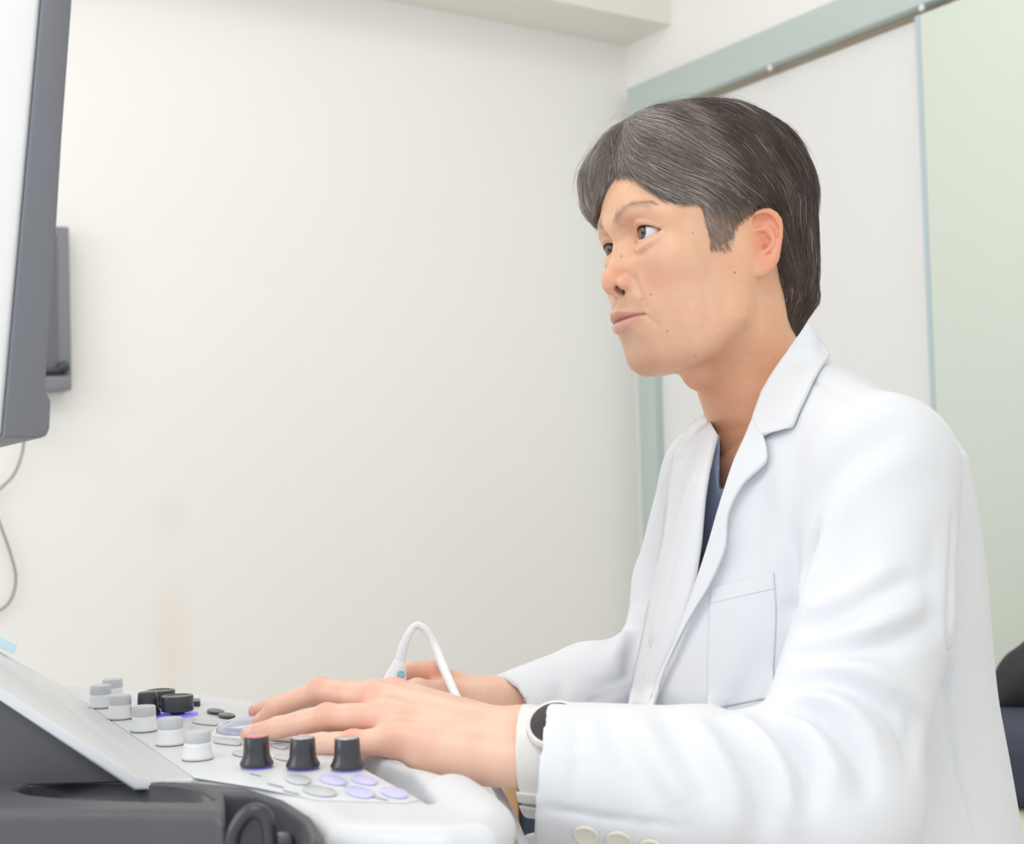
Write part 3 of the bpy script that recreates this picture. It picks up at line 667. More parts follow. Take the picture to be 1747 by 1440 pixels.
def add_body(parent):
    V, Q = join([(h2w(Vh), Qh), (Vl/1000+BO, Ql), (Vr/1000+BO, Qr), (Vt/1000+BO, Qt)])
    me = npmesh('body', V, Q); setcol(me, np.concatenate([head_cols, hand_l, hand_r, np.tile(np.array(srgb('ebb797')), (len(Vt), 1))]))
    return link('body', me, M_skin, parent)
# ------------------------------------------------------------------ lab coat, scrub top (millimetres about BO)
CUFL = Q_(922, 1318, .955); CUFR = Q_(868, 1228, 1.24)
def v_open(p, wtop, zt, zb, wbot=0., pad=0.):
    z = p[:, 2]; c = LEV[5][0]; dx, dy = p[:, 0]-c[0], p[:, 1]-c[1]; f = dx*FT[0]+dy*FT[1]; l = dx*LT[0]+dy*LT[1]
    t = np.clip((zt - z)/(zt - zb), -.6, 1.2); w = wtop*(1-t) + wbot*t
    return np.maximum(np.maximum(np.abs(l + .012) - w, -(f-.02)), zb - z)*1000
def pxcut(p, poly, ymin=1.0, ymax=1.235):   # the open front, an opening cut through the chest of the coat
    v = p - CAM.astype(f32); w = v @ CF.astype(f32); X = W/2 + FL*(v @ CR.astype(f32))/w; Y = H/2 - FL*(v @ CU.astype(f32))/w
    return np.maximum(poly2(X, Y, poly)*w/FL, np.maximum(p[:, 1]-ymax, ymin-p[:, 1]))*1000
def coat_sdf(q, cut=True):
    p = q/1000 + BO.astype(f32)
    d = loft(p, LEV)*1000
    d = smin(d, cap(q, mm(P(1385, 690, 1.14)), mm(NSH)+(-4, 0, -2), 36, 52), 26); d = smin(d, cap(q, mm(P(1345, 700, 1.24)), mm(FSH), 34, 50), 26)
    d = smin(d, chain(q, [mm(P(1300, 900, 1.12)), mm(P(1245, 1100, 1.12)), mm(P(1225, 1300, 1.12))], [62, 62, 66]), 50)
    d = smin(d, ell(q, mm(P(1520, 980, 1.17)), (50, 110, 120)), 40)
    s1 = chain(q, [mm(NSH), mm(P(1492, 1050, .995)), mm(NEL)], [55, 52.5, 56], 12)
    s1 = smin(s1, chain(q, [mm(NEL), Q_(1200, 1345, .945), CUFL], [60, 54, 47], 8), 14)
    s1 = smin(s1, ell(q, mm(P(1425, 1375, .95)), (50, 48, 52)), 22)
    d = smin(d, s1, 9)
    s2 = chain(q, [mm(FSH), mm(P(1160, 1000, 1.39)), mm(FEL)], [52, 46, 48], 10)
    s2 = smin(s2, chain(q, [mm(FEL), Q_(1010, 1180, 1.29), CUFR], [50, 44, 40], 8), 12)
    d = smin(d, s2, 12)
    # open cuffs
    ax = (Q_(1200, 1345, .945) - CUFL); ax /= np.linalg.norm(ax); e = ((q - CUFL.astype(f32)) @ ax.astype(f32)); tilt = (q[:, 2] - CUFL[2])*.03
    near = np.sqrt(((q - CUFL.astype(f32))**2).sum(-1)) < 120
    d = np.where(near, np.maximum(d, -(e - tilt) + 0), d)
    d = np.maximum(d, -np.maximum(cap(q, CUFL - ax*30, CUFL + ax*60, 42.0, 39.5), 0*e-1e3))
    ax2 = (Q_(1010, 1180, 1.29) - CUFR); ax2 /= np.linalg.norm(ax2); e2 = ((q - CUFR.astype(f32)) @ ax2.astype(f32)); near2 = np.sqrt(((q - CUFR.astype(f32))**2).sum(-1)) < 90
    d = np.where(near2, np.maximum(d, -e2), d)
    d = np.maximum(d, -cap(q, CUFR - ax2*20, CUFR + ax2*45, 35.0, 31))
    d = smin(d, cap(q, Q_(1100, 1490, 1.12), Q_(912, 1455, 1.02), 26, 14), 16)       # skirt of the coat over the lap
    d = smax(d, -cap(q, mm(h2w((-14, 0, -28))), mm(h2w((-36, 0, -120))), 58, 61), 4)          # neck hole
    if cut: d = smax(d, -pxcut(p, [(1160, 640), (1300, 590), (1338, 606), (1302, 664), (1283, 720), (1262, 790), (1236, 870), (1212, 950), (1180, 1010), (1165, 1010), (1185, 930), (1195, 800)]), 3)
    return d
Vco, Qco = surf(coat_sdf, (-300, -345, -420), (345, 470, 260), 3.6, newton=2)
Vco = relax(Vco, Qco, 2, .4)
hullV, hullQ = surf(lambda q: smin(coat_sdf(q, False), trunk(q)-3, 8), (-300, -345, -420), (345, 470, 260), 7.0, newton=1)
bvh_hull = BVHTree.FromPolygons([tuple(v) for v in hullV/1000+BO], [tuple(q) for q in hullQ])
def scrub_sdf(q):
    p = q/1000 + BO.astype(f32)
    d = loft(p, [(a, b-.002, c-.002) for a, b, c in LEV])*1000
    d = smin(d, cap(q, mm(h2w(NECK[1])), mm(h2w(NECK[2])), 50, 60), 20)
    d = smax(d, -pxcut(p, [(1170, 660), (1228, 742), (1227, 842), (1275, 800), (1400, 660)], 1.0, 1.25), 2)
    nb = mm(h2w((-36, 0, -112))); up = mm(h2w((-14, 0, -28))) - nb; up /= np.linalg.norm(up)
    d = np.maximum(d, (q - nb.astype(f32)) @ up.astype(f32) - 4)
    return np.maximum(d, pxcut(p, [(1208, 738), (1232, 742), (1310, 900), (1270, 1010), (1170, 1010), (1176, 900), (1192, 800)], .9, 1.3))
Vsc, Qsc = surf(scrub_sdf, (-200, -260, -300), (300, 330, 200), 5.0, newton=1)
# folds: polylines seen on the cloth, + ridge / - furrow (mm), width (mm)
FOLDS = [
    ([(1535, 742), (1450, 785), (1392, 850), (1368, 930)], -3.5, 15), ([(1560, 770), (1480, 815), (1420, 890), (1400, 960)], 2.5, 16),
    ([(1395, 905), (1372, 950), (1362, 1000), (1352, 1040)], -6, 9), ([(1400, 965), (1386, 1000), (1370, 1040)], 3, 8),
    ([(1372, 1075), (1430, 1052), (1500, 1010), (1570, 985)], -4.5, 10), ([(1380, 1045), (1440, 1020), (1520, 975)], 3.5, 10),
    ([(1358, 1120), (1420, 1112), (1510, 1100), (1600, 1055)], -4.0, 10), ([(1365, 1098), (1450, 1085), (1560, 1040)], 3.5, 9),
    ([(1345, 1168), (1400, 1160), (1465, 1178), (1520, 1215), (1545, 1265)], -5, 8), ([(1350, 1145), (1430, 1138), (1500, 1155), (1580, 1210)], 3.5, 9),
    ([(1340, 1195), (1395, 1192), (1450, 1215), (1500, 1270)], 4.5, 8), ([(1338, 1212), (1385, 1216), (1432, 1248), (1470, 1300), (1480, 1350)], -5.5, 8),
    ([(1325, 1218), (1370, 1240), (1410, 1285), (1430, 1340)], 4.5, 8), ([(1300, 1222), (1340, 1255), (1375, 1310), (1380, 1370)], -5.5, 8),
    ([(1262, 1225), (1310, 1270), (1342, 1330), (1350, 1400)], 4, 9), ([(1230, 1232), (1265, 1280), (1300, 1340), (1310, 1410)], -4.5, 9),
    ([(1180, 1232), (1220, 1280), (1255, 1350), (1260, 1420)], 3.2, 10), ([(1140, 1230), (1175, 1290), (1215, 1370)], -3.5, 10),
    ([(1085, 1225), (1120, 1290), (1170, 1370)], 2.5, 12), ([(1035, 1222), (1070, 1290), (1130, 1375)], -2.5, 11),
    ([(1520, 1180), (1560, 1230), (1550, 1310)], -3, 10), ([(1600, 900), (1590, 1000), (1600, 1100)], -1.5, 10),
    ([(1625, 880), (1622, 1000), (1618, 1130), (1612, 1180)], -2.5, 4), ([(1618, 1140), (1614, 1200), (1632, 1300), (1655, 1380), (1672, 1440)], -1.8, 3),
    ([(1385, 650), (1420, 668), (1470, 700), (1530, 742)], -1.4, 3), ([(1440, 880), (1460, 960), (1440, 1020)], -2, 12),
    ([(1100, 1060), (1085, 1100), (1070, 1140)], -4, 7), ([(1080, 1050), (1060, 1095), (1040, 1130)], 3, 8), ([(1110, 1100), (1075, 1150), (1020, 1175)], -3, 7),
    ([(993, 1202), (1030, 1190), (1075, 1172)], -1.6, 3), ([(930, 1130), (960, 1160), (950, 1200)], -2, 9),
    ([(908, 1375), (960, 1385), (1060, 1400), (1160, 1412)], -1.5, 3), ([(985, 1215), (985, 1300), (975, 1380)], -1.0, 5),
    ([(1300, 830), (1290, 900), (1260, 1000)], -2.5, 14), ([(1330, 800), (1350, 880), (1330, 980)], 2, 18), ([(1290, 1120), (1270, 1180), (1230, 1215)], -2, 10),
    ([(1160, 800), (1145, 880), (1130, 960)], -2, 12)]
def coat_disp():
    V = Vco.copy(); N = normals(V, Qco); D = np.zeros(len(V))
    for pts, a, w in FOLDS:
        c = catmull(pts, 14); hp = []
        for x, y in c:
            r = hit(bvh_hull, x, y)
            if r is not None: hp.append(mm(r[0]))
        if len(hp) < 2: continue
        hp = np.array(hp); m = (np.abs(V - hp.mean(0)) < np.ptp(hp, axis=0)/2 + 40).all(1); U = V[m]; best = np.full(len(U), 1e9); tt = np.zeros(len(U))
        for i in range(len(hp)-1):
            ab = hp[i+1]-hp[i]; v = U-hp[i]; t = np.clip((v@ab)/(ab@ab+1e-9), 0, 1); e = ((v-t[:, None]*ab)**2).sum(1); k = e < best; best[k] = e[k]; tt[k] = (i+t[k])/(len(hp)-1)
        D[m] += 1.8*a*np.exp(-best/(w*w*.8))*np.sin(np.clip(tt*.9+.05, 0, 1)*math.pi)**.6
    D += 2.4*skin_noise(V, .016, 8) + .8*skin_noise(V*(1, 1, .5), .045, 9)
    return V + N*D[:, None]
Vco = coat_disp()
bvh_coat = BVHTree.FromPolygons([tuple(v) for v in Vco/1000+BO], [tuple(q) for q in Qco])
def lin(pts, n):
    pts = np.asarray(pts, float); t = np.linspace(0, len(pts)-1, n); return np.stack([np.interp(t, np.arange(len(pts)), pts[:, k]) for k in (0, 1)], 1)
def sheet(name, A, B, m, parent, na=40, nbk=10, off=.004, thick=.0025, bvh=None, bulge=0, sm=3, offb=None, fn=None):
    # cloth laid over the hull between two edge curves seen in the photograph
    fn = fn or catmull; A, B = fn(A, na), fn(B, na); V, last = [], None; bvh = bvh or bvh_hull; offb = off if offb is None else offb
    G = np.zeros((na, nbk, 3)); Nn = np.zeros((na, nbk, 3)); ok = np.zeros((na, nbk), bool)
    for i in range(na):
        for j in range(nbk):
            t = j/(nbk-1); x, y = A[i]*(1-t) + B[i]*t; r = hit(bvh, x, y)
            if r is not None: G[i, j], Nn[i, j], ok[i, j] = r[0], r[1], True
    D = np.where(ok, ((G-CAM) @ CF), np.nan)
    for _ in range(60):                 # carry the distance over gaps, then smooth it
        Dn = np.nanmean(np.stack([np.pad(D, 1, constant_values=np.nan)[a:a+na, b:b+nbk] for a in range(3) for b in range(3)]), 0) if np.isnan(D).any() else D
        D = np.where(np.isnan(D), Dn, D)
        if not np.isnan(D).any(): break
    for _ in range(sm):
        Pd = np.pad(D, 1, mode='edge'); D = sum(Pd[a:a+na, b:b+nbk] for a in range(3) for b in range(3))/9
    for i in range(na):
        for j in range(nbk):
            t = j/(nbk-1); x, y = A[i]*(1-t) + B[i]*t; o = off*(1-t) + offb*t
            V.append(CAM + ray(x, y)*(D[i, j] - o - bulge*math.sin(math.pi*t)))
    Q = np.array([(i*nbk+j, i*nbk+j+1, (i+1)*nbk+j+1, (i+1)*nbk+j) for i in range(na-1) for j in range(nbk-1)])
    me = npmesh(name, V, Q); o = link(name, me, m, parent); s = o.modifiers.new('thickness', 'SOLIDIFY'); s.thickness = thick; s.offset = 0
    return o
# ------------------------------------------------------------------ the man
person = tag(empty('person', (LEV[-1][0][0], LEV[-1][0][1], .0)), 'seated man in a white lab coat with greying dark hair looking up at the monitor', 'person')
add_body(person); exec_eyes = [make_eye(s_, person) for s_ in (1, -1)]
add_hair(person)
me = npmesh('lab_coat', Vco/1000+BO, Qco); coat = link('lab_coat', me, M_coat, person)
me = npmesh('scrub_top', Vsc/1000+BO, Qsc); tag(link('scrub_top', me, M_scrub, person), 'blue grey V-neck scrub top')
NI = [(1285, 712), (1268, 752), (1250, 792), (1228, 862), (1205, 940), (1178, 1020), (1145, 1110), (1120, 1165), (1104, 1207)]
NO = [(1300, 741), (1308, 785), (1268, 826), (1243, 876), (1237, 935), (1212, 995), (1172, 1062), (1136, 1140), (1114, 1207)]
sheet('lapel', NI, NO, M_coat, coat, 70, 12, .010, .003, offb=.012)
sheet('collar', [(1379, 549), (1356, 580), (1335, 611), (1316, 640), (1300, 668), (1284, 712), (1298.5, 741)], [(1416, 606), (1401, 628), (1388, 650), (1376, 676), (1364, 700), (1352, 729), (1299.5, 742)], M_coat, coat, 49, 14, .009, .003, offb=.010, fn=lin)
FI = [(1203, 706), (1213, 722), (1224, 742), (1215, 778), (1209, 806), (1203, 851), (1197, 925), (1186, 1000), (1162, 1080), (1126, 1155), (1107, 1205)]
FO = [(1188, 714), (1176, 732), (1162, 752), (1150, 775), (1144, 805), (1139, 850), (1130, 925), (1114, 1000), (1098, 1080), (1082, 1155), (1072, 1205)]
sheet('lapel', FI, FO, M_coat, coat, 61, 10, .004, .003, offb=.007, fn=lin)
sheet('pocket', [(1213, 1003), (1209, 1060), (1207, 1130), (1207, 1212)], [(1320, 977), (1324, 1040), (1322, 1110), (1316, 1190)], M_coat, coat, 40, 30, .0007, .0008, bvh_coat, sm=2)
sheet('pocket_hem', [(1213, 1003), (1212, 1016), (1211, 1030)], [(1320, 977), (1321, 991), (1322, 1004)], M_coat, coat, 12, 30, .0012, .0006, bvh_coat, sm=2)
M_btn = mat('button_cream', srgb('e9e7d8'), .3)
for px, py in ((1000, 1424), (1056, 1433), (1112, 1446)):
    r = hit(bvh_coat, px, py)
    if r is None: continue
    V, Fs = lathe([(.001, 0), (.0075, 0), (.0086, .001), (.0086, .002), (.0075, .0028), (.0062, .0022), (.004, .0019), (.001, .0019)], 32)
    Rm = np.array(Vector(r[1]).to_track_quat('Z', 'Y').to_matrix()); link('button', pymesh('button', V @ Rm.T + r[0] - r[1]*.0004, Fs), M_btn, coat)
# ------------------------------------------------------------------ watch and probe
FA = (Q_(1060, 1300, .955) - (LW1+LW2)/2); FA /= np.linalg.norm(FA)      # along the forearm
watch = tag(empty('wristwatch', P(925, 1290, .962)), 'white smartwatch with round black face on the left wrist', 'watch')
def axes(n, up):
    n = np.asarray(n, float)/np.linalg.norm(n); u = np.asarray(up, float); u = u - n*(u@n); u /= np.linalg.norm(u); return np.stack([u, np.cross(n, u), n], 1)

M_watchw = mat('watch_white', srgb('ece9e6'), .35); M_gold = mat('rose_gold', srgb('d9b4a2'), .25, metal=.6); M_dial = mat('watch_glass', srgb('454244'), .4, spec=.25)
def turned(name, prof, M3, c, m, parent, sides=64, ring=False): V, Fs = lathe(prof, sides, ring); return link(name, pymesh(name, V @ M3.T + c, Fs), m, parent)
# band: a loose ring round the wrist
ba = axes(FA, (0, 0, 1)); bc = Q_(921, 1296, .962)
bu, bs = ba[:, 0], ba[:, 1]
WN = axes((-.12, -.66, .74), FA); WC = (bc + bu*27 + FA*9 + np.array([0, -19, 0]))/1000 + BO
turned('case', [(.0135, -.0075), (.0180, -.0065), (.0195, -.003), (.0197, .001), (.0190, .0022), (.0120, .0022)], WN, WC, M_watchw, watch)
turned('bezel_ring', [(.0197, -.0016), (.0200, -.0014), (.0200, -.0007), (.0197, -.0005), (.018, -.0006)], WN, WC, M_gold, watch, 64, True)
turned('rim', [(.0168, .0018), (.0190, .0018), (.0192, .0026), (.0182, .0034), (.0168, .0032)], WN, WC, M_watchw, watch, 64, True)
turned('dial', [(.001, .001), (.0172, .001), (.0172, .0027), (.0165, .0031), (.001, .0031)], WN, WC, M_dial, watch)
def band(q):
    v = q - bc.astype(f32); x = v @ FA.astype(f32); a = v @ bu.astype(f32); b = v @ bs.astype(f32)
    k = np.sqrt((a/34.5)**2 + (b/27.)**2); d = np.abs((k-1)*28) - 1.3
    return smax(d, np.abs(x + a*.13) - 9.5, 1.2)
Vb, Qb = surf(band, bc-45, bc+45, 1.2); link('strap', npmesh('strap', Vb/1000+BO, Qb), M_watchw, watch)
def keeper(q):
    v = q - bc.astype(f32); x = v @ FA.astype(f32); a = v @ bu.astype(f32); b = v @ bs.astype(f32)
    k = np.sqrt((a/37.5)**2 + (b/29.5)**2); d = np.abs((k-1)*30) - 1.4
    d = smax(smax(d, np.abs(x + a*.13) - 11, 1.2), a + 17, 1.0)
    return smax(d, -(np.maximum(np.abs(a+26) - 1.0, np.abs(x) - 8)), .5)
Vb, Qb = surf(keeper, bc-48, bc+48, 1.2); link('strap_keeper', npmesh('strap_keeper', Vb/1000+BO, Qb), M_watchw, watch)
for sg in (-1,): 
    e0 = WC - WN[:, 1]*0
lug0 = P(912, 1256, .938)
box3('lug', lug0 - FA*.000 + np.array([0, -.001, -.004]), FA*.017, (0, .006, -.004), (0, 0.001, .010), M_watchw, watch, .0015)

probe = tag(empty('ultrasound_probe', P(668, 1190, 1.19)), 'white ultrasound probe with looping white cable held in the right hand', 'probe')
PA, PB = P(682, 1128, 1.185), P(672, 1168, 1.185); pd = PB - PA; pd /= np.linalg.norm(pd); PM = axes(pd, (0, 1, 0))
turned('probe_handle', [(.001, 0), (.0050, 0), (.0056, .001), (.0066, .006), (.0088, .012), (.0102, .018), (.0112, .028), (.0120, .045), (.0125, .065), (.0135, .074), (.0160, .080), (.0150, .084), (.001, .085)], PM, PA, M_shell, probe)
M_cable = mat('cable_white', srgb('f6f6f6'), .45)
V, Fs = tube([PA + pd*.003, PA, P(688, 1104, 1.185), P(697, 1082, 1.185), P(702, 1074, 1.186)], [.0049, .0048, .0040, .0033, .0031], 20, 30); link('strain_relief', pymesh('strain_relief', V, Fs), M_shell, probe)
V, Fs = tube([P(697, 1083, 1.185), P(703, 1072, 1.186), P(714, 1067, 1.188), P(728, 1077, 1.188), P(742, 1103, 1.185), P(757, 1140, 1.165), P(771, 1172, 1.14), P(786, 1206, 1.11), P(806, 1255, 1.06), P(830, 1315, 1.01), P(852, 1352, .99), P(868, 1385, .985), P(884, 1420, .985), P(905, 1480, .985), P(915, 1600, 1.0)], [.0026, .0029, .0031, .0033, .0036, .0038, .0036, .0034, .0033, .0032, .0032, .0032, .0032, .0032, .0032], 16, 160)
link('cable', pymesh('cable', V, Fs), M_cable, probe)
M_logo = mat('logo_blue', srgb('7fbcd0'), .4); M_logow = mat('logo_white', srgb('eef4f6'), .4)
lp = Ppl(684, 1151, PA + np.array([0, -.0085, 0]), (0.25, -1, .1)); LM = axes((.25, -1, .12), (0, 0, 1))
turned('logo', [(.0001, .0), (.0031, .0), (.0031, .0012), (.0001, .0012)], LM, lp, M_logo, probe, 40)
for k, (r0, a0, a1) in enumerate(((.0021, 20, 330),)):
    pts = [lp + LM @ np.array([r0*math.cos(math.radians(a)), r0*math.sin(math.radians(a)), .0012]) for a in np.linspace(a0, a1, 20)]
    V, Fs = tube(pts, .00018, 6, 40); link('logo_ring', pymesh('logo_ring', V, Fs), M_logow, probe)
for xo in (-.0007, .0007):
    pts = [lp + LM @ np.array([.0009*math.cos(t), xo + .0006*math.sin(t), .0012]) for t in np.linspace(.4, 5.4, 12)]
    V, Fs = tube(pts, .00016, 6, 24); link('logo_letter', pymesh('logo_letter', V, Fs), M_logow, probe)

# ------------------------------------------------------------------ ultrasound console
ZP = .805; FD = np.array([.867, .5, 0]); LD = np.array([.5, -.867, 0])      # towards the operator / towards the camera
console = tag(empty('ultrasound_console', (-.45, 1.05, 0)), 'white ultrasound machine control panel with knobs and black probe holder', 'ultrasound machine')
pz = lambda L, z=ZP: [tuple(Pz(x, y, z)[:2]) for x, y in L]
OUT = pz([(330, 1334), (440, 1352), (520, 1384), (552, 1412), (640, 1416), (760, 1418), (850, 1412), (866, 1396), (862, 1375), (838, 1348), (800, 1328), (760, 1317), (715, 1305), (660, 1282), (600, 1256), (530, 1226), (440, 1196), (335, 1181), (210, 1173), (105, 1167)]) + [tuple(Pz(105, 1167, ZP)[:2] - FD[:2]*.16), tuple(Pz(-150, 1319, ZP)[:2])]
REC = pz([(560, 1262), (640, 1288), (702, 1314), (730, 1344), (746, 1366), (738, 1371), (700, 1352), (620, 1311), (545, 1276)])
def body_sdf(p):
    d = extr(p, OUT, .771, ZP+.001, .013)
    r = extr(p, REC, ZP-.020, ZP+.05, .004); d = smax(d, -r, .008)
    d = smin(d, cap(p, (*pz([(770, 1345)])[0], ZP-.006), (*pz([(832, 1383)])[0], ZP-.010), .0135), .014)
    return d
Vk, Qk = surf(body_sdf, (-.62, .6, .74), (.06, 1.6, .84), .0032); link('console_housing', npmesh('console_housing', Vk, Qk), M_white, console)
LOW = [tuple(Pz(x, y, ZP)[:2]) for x, y in [(345, 1330), (450, 1345), (545, 1380), (640, 1396), (760, 1399), (835, 1392), (846, 1378), (820, 1350), (740, 1320), (600, 1262), (440, 1204), (210, 1180)]] + [tuple(Pz(210, 1180, ZP)[:2] - FD[:2]*.2), tuple(Pz(-130, 1317, ZP)[:2])]
Vk, Qk = surf(lambda p: extr(p, LOW, .70, .7705, .006), (-.62, .6, .66), (.06, 1.6, .79), .005); link('lower_shell', npmesh('lower_shell', Vk, Qk), mat('shell_grey', srgb('aab3bf'), .4), console)
PAN = [Pz(x, y, ZP+.0011) for x, y in [(142, 1197), (332, 1328), (440, 1345), (540, 1366), (690, 1371), (716, 1366), (614, 1310), (520, 1268), (440, 1240), (452, 1218), (430, 1206), (330, 1194), (230, 1188)]]
prism('control_panel', PAN, np.array([0, 0, .0006]), M_white, console, .0004)
col = np.array([-.62, 1.0, 0])
box3('column', col - FD*.1 + LD*.12, FD*.22, -LD*.26, (0, 0, .72), M_white, console, .03)
box3('base', col - FD*.28 + LD*.2 + (0, 0, .06), FD*.55, -LD*.42, (0, 0, .12), M_white, console, .03)
for a, b in ((-.25, .17), (.22, .17), (-.25, -.17), (.22, -.17)):
    V, Fs = lathe([(.02, -.012), (.032, -.012), (.034, 0), (.032, .012), (.02, .012)], 32); c = col + FD*a + LD*b + (0, 0, .034)
    link('castor', pymesh('castor', V @ axes(LD, (0, 0, 1)).T + c, Fs), M_black, console)
# sloping fascia of the touch panel, rising away from the operator
B_, C_ = Pz(332, 1329, ZP+.002), Pz(106, 1171, ZP+.002); SD = np.array([.03, -1., 0]); A_ = Ppl(240, 1327, B_, SD); E_ = Ppl(-8, 1166, B_, SD); D_ = Ppl(-8, 1106, C_, LD); E2 = Ppl(-120, 1094, B_, SD); D2 = Ppl(-120, 1042, C_, LD)
def poly_obj(name, V, Fs, m, parent, bev=.002):
    me = pymesh(name, V, Fs, False); import bmesh; bm = bmesh.new(); bm.from_mesh(me); bmesh.ops.recalc_face_normals(bm, faces=bm.faces); bm.to_mesh(me); bm.free()
    o = link(name, me, m, parent); b = o.modifiers.new('bevel', 'BEVEL'); b.width = bev; b.segments = 3; b.limit_method = 'ANGLE'; b.angle_limit = .3; me.polygons.foreach_set('use_smooth', [True]*len(me.polygons)); return o
nU = np.cross(C_-B_, E2-B_); nU /= np.linalg.norm(nU); nU *= np.sign(nU[2])
top = [B_, A_, E_, E2, D2, D_, C_]; th = -nU*.007; n = 7
poly_obj('fascia', top + [t + th for t in top], [tuple(range(7)), tuple(range(13, 6, -1))] + [(i, i+7, (i+1) % 7 + 7, (i+1) % 7) for i in range(7)], M_bezelw, console, .0012)
ins = LD*-.006; s0 = [A_ + ins + th*.7, E_ + ins + th*.7, E2 + ins + th*.7]; zb = .806
wed = s0 + [np.array([E2[0], E2[1], zb]) + ins, np.array([A_[0], A_[1], zb]) + ins]
prism('side_cover', wed, np.array([-.12, .26, 0]), M_blackm, console)
M_screen = mat('pale_screen', srgb('cfe6ef'), .15, emit=(srgb('bfe3f0'), .3))
q0, q1 = D_*.75+E_*.25, E_*.8+D_*.2
box3('touch_screen', Ppl(-90, 1062, C_, LD) + nU*.001 + LD*.01, Ppl(8, 1112, C_, LD) - Ppl(-90, 1062, C_, LD), LD*.035, nU*.006 + np.array([0, 0, .004]), M_screen, console, .001)
# probe holder
hz = .8065
HO = pz([(-60, 1320), (240, 1329), (345, 1333), (425, 1341), (490, 1362), (535, 1390), (549, 1412), (546, 1428), (500, 1436), (455, 1420), (372, 1386), (250, 1383), (-60, 1383)], hz)
SL = pz([(24, 1346), (50, 1336), (120, 1331), (220, 1331), (300, 1336), (345, 1346), (372, 1364), (345, 1368), (250, 1367), (120, 1362), (50, 1355)], hz)
CUPS = pz([(384, 1353), (430, 1352), (480, 1370), (522, 1402), (530, 1424), (530, 1500), (384, 1500)], hz)
def holder_sdf(p):
    d = extr(p, HO, .70, hz, .006)
    d = smax(d, -extr(p, SL, .735, hz+.03, .002), .003)
    d = smax(d, -extr(p, CUPS, .60, hz+.03, .004), .003)
    return d
Vk, Qk = surf(holder_sdf, (-.46, .62, .66), (-.06, 1.0, .83), .0025); holder = link('probe_holder', npmesh('probe_holder', Vk, Qk), M_blackm, console)
n_ = len(SL); me = npmesh('slot_shade', [(x, y, z) for z in (.738, hz-.0025) for x, y in [tuple(np.array(q)*.985 + np.mean(SL, 0)*.015) for q in SL]], [(i, (i+1) % n_, n_+(i+1) % n_, n_+i) for i in range(n_)]); lo_ = link('slot_shade', me, M_black, holder); md = lo_.modifiers.new('thickness', 'SOLIDIFY'); md.thickness = .0012  # black sheet added to paint the slot's shaded inside
CUI = pz([(384, 1353), (430, 1349), (486, 1366), (528, 1398), (538, 1424), (520, 1430), (384, 1400)], hz)
prism('cup_floor', [np.array([x, y, .735]) for x, y in CUI], np.array([0, 0, .003]), M_black, holder)
hk = [P(392, 1470, .785), P(400, 1420, .785), P(418, 1392, .785), P(436, 1383, .785), P(452, 1392, .785), P(460, 1420, .785), P(462, 1470, .785)]
V, Fs = tube(hk, .0042, 16, 50); link('cable_hook', pymesh('cable_hook', V, Fs), M_black, holder)
prism('hook_web', hk, LD*-.006, M_black, holder)
V, Fs = lathe([(.001, -.006), (.004, -.006), (.0058, -.003), (.0058, .003), (.004, .006), (.001, .006)], 32); link('catch_knob', pymesh('catch_knob', V @ axes(FD, (0, 0, 1)).T + P(478, 1438, .80), Fs), mat('catch_grey', srgb('77797f'), .4), holder)
# knobs
def knob(px, py, kind, s=1.0, captint=None):
    c = Pz(px, py, ZP+.0022)
    if kind == 'white':
        V, Fs = lathe([(r*s, z*s) for r, z in [(.0105, 0), (.0110, .0012), (.0108, .0022), (.0097, .0045), (.0092, .0080), (.0091, .0112), (.0085, .0113), (.001, .0113)]]); k = link('knob', pymesh('knob', V + c, Fs), M_knobw, console)
        V, Fs = lathe([(r*s, z*s) for r, z in [(.0088, .0108), (.0091, .0112), (.0089, .0182), (.0084, .0188), (.001, .0188)]]); link('knob_band', pymesh('knob_band', V + c, Fs), M_knobb, k)
        V, Fs = lathe([(r*s, z*s) for r, z in [(.0104, -.0009), (.0106, -.0003), (.0104, .0003)]]); link('knob_gap', pymesh('knob_gap', V + c, Fs), M_black, k)
    elif kind == 'black':
        V, Fs = lathe([(r*s, z*s) for r, z in [(.0105, .0006), (.0111, .0016), (.0111, .0030), (.0098, .0052), (.0088, .0080), (.0085, .0120), (.0081, .0192), (.0078, .0197), (.0070, .0198), (.001, .0194)]]); k = link('knob', pymesh('knob', V + c, Fs), M_black, console)
        V, Fs = lathe([(r*s, z*s) for r, z in [(.0069, .0190), (.0069, .0201), (.0060, .0204), (.001, .0204)]]); link('knob_cap', pymesh('knob_cap', V + c, Fs), captint, k)
        V, Fs = lathe([(r*s, z*s) for r, z in [(.0090, -.0009), (.0092, -.0002), (.0090, .0008)]]); link('knob_glow', pymesh('knob_glow', V + c, Fs), M_purple, k)
    else:
        V, Fs = lathe([(r*s, z*s) for r, z in [(.0060, .0005), (.0060, .0030), (.0128, .0031), (.0133, .0040), (.0131, .0150), (.0125, .0158), (.0105, .0159), (.0100, .0154), (.001, .0152)]], 64); k = link('knob', pymesh('knob', V + c, Fs), M_black, console)
        V, Fs = lathe([(r*s, z*s) for r, z in [(.0165, -.0006), (.0165, .0004), (.001, .0006)]], 64); link('knob_glow', pymesh('knob_glow', V + c, Fs), M_purple, k)
    return k
for px, py in ((337, 1294), (291, 1269), (246, 1246), (205, 1225), (172, 1206), (192, 1194)): knob(px, py, 'white')
M_red = mat('cap_red', srgb('e07a7c'), .25, coat=.5); M_silver = mat('cap_silver', srgb('c6bfc2'), .2, metal=.4)
for px, py, t in ((438, 1308, M_red), (517, 1311, M_silver), (593, 1312, M_silver)): knob(px, py, 'black', captint=t)
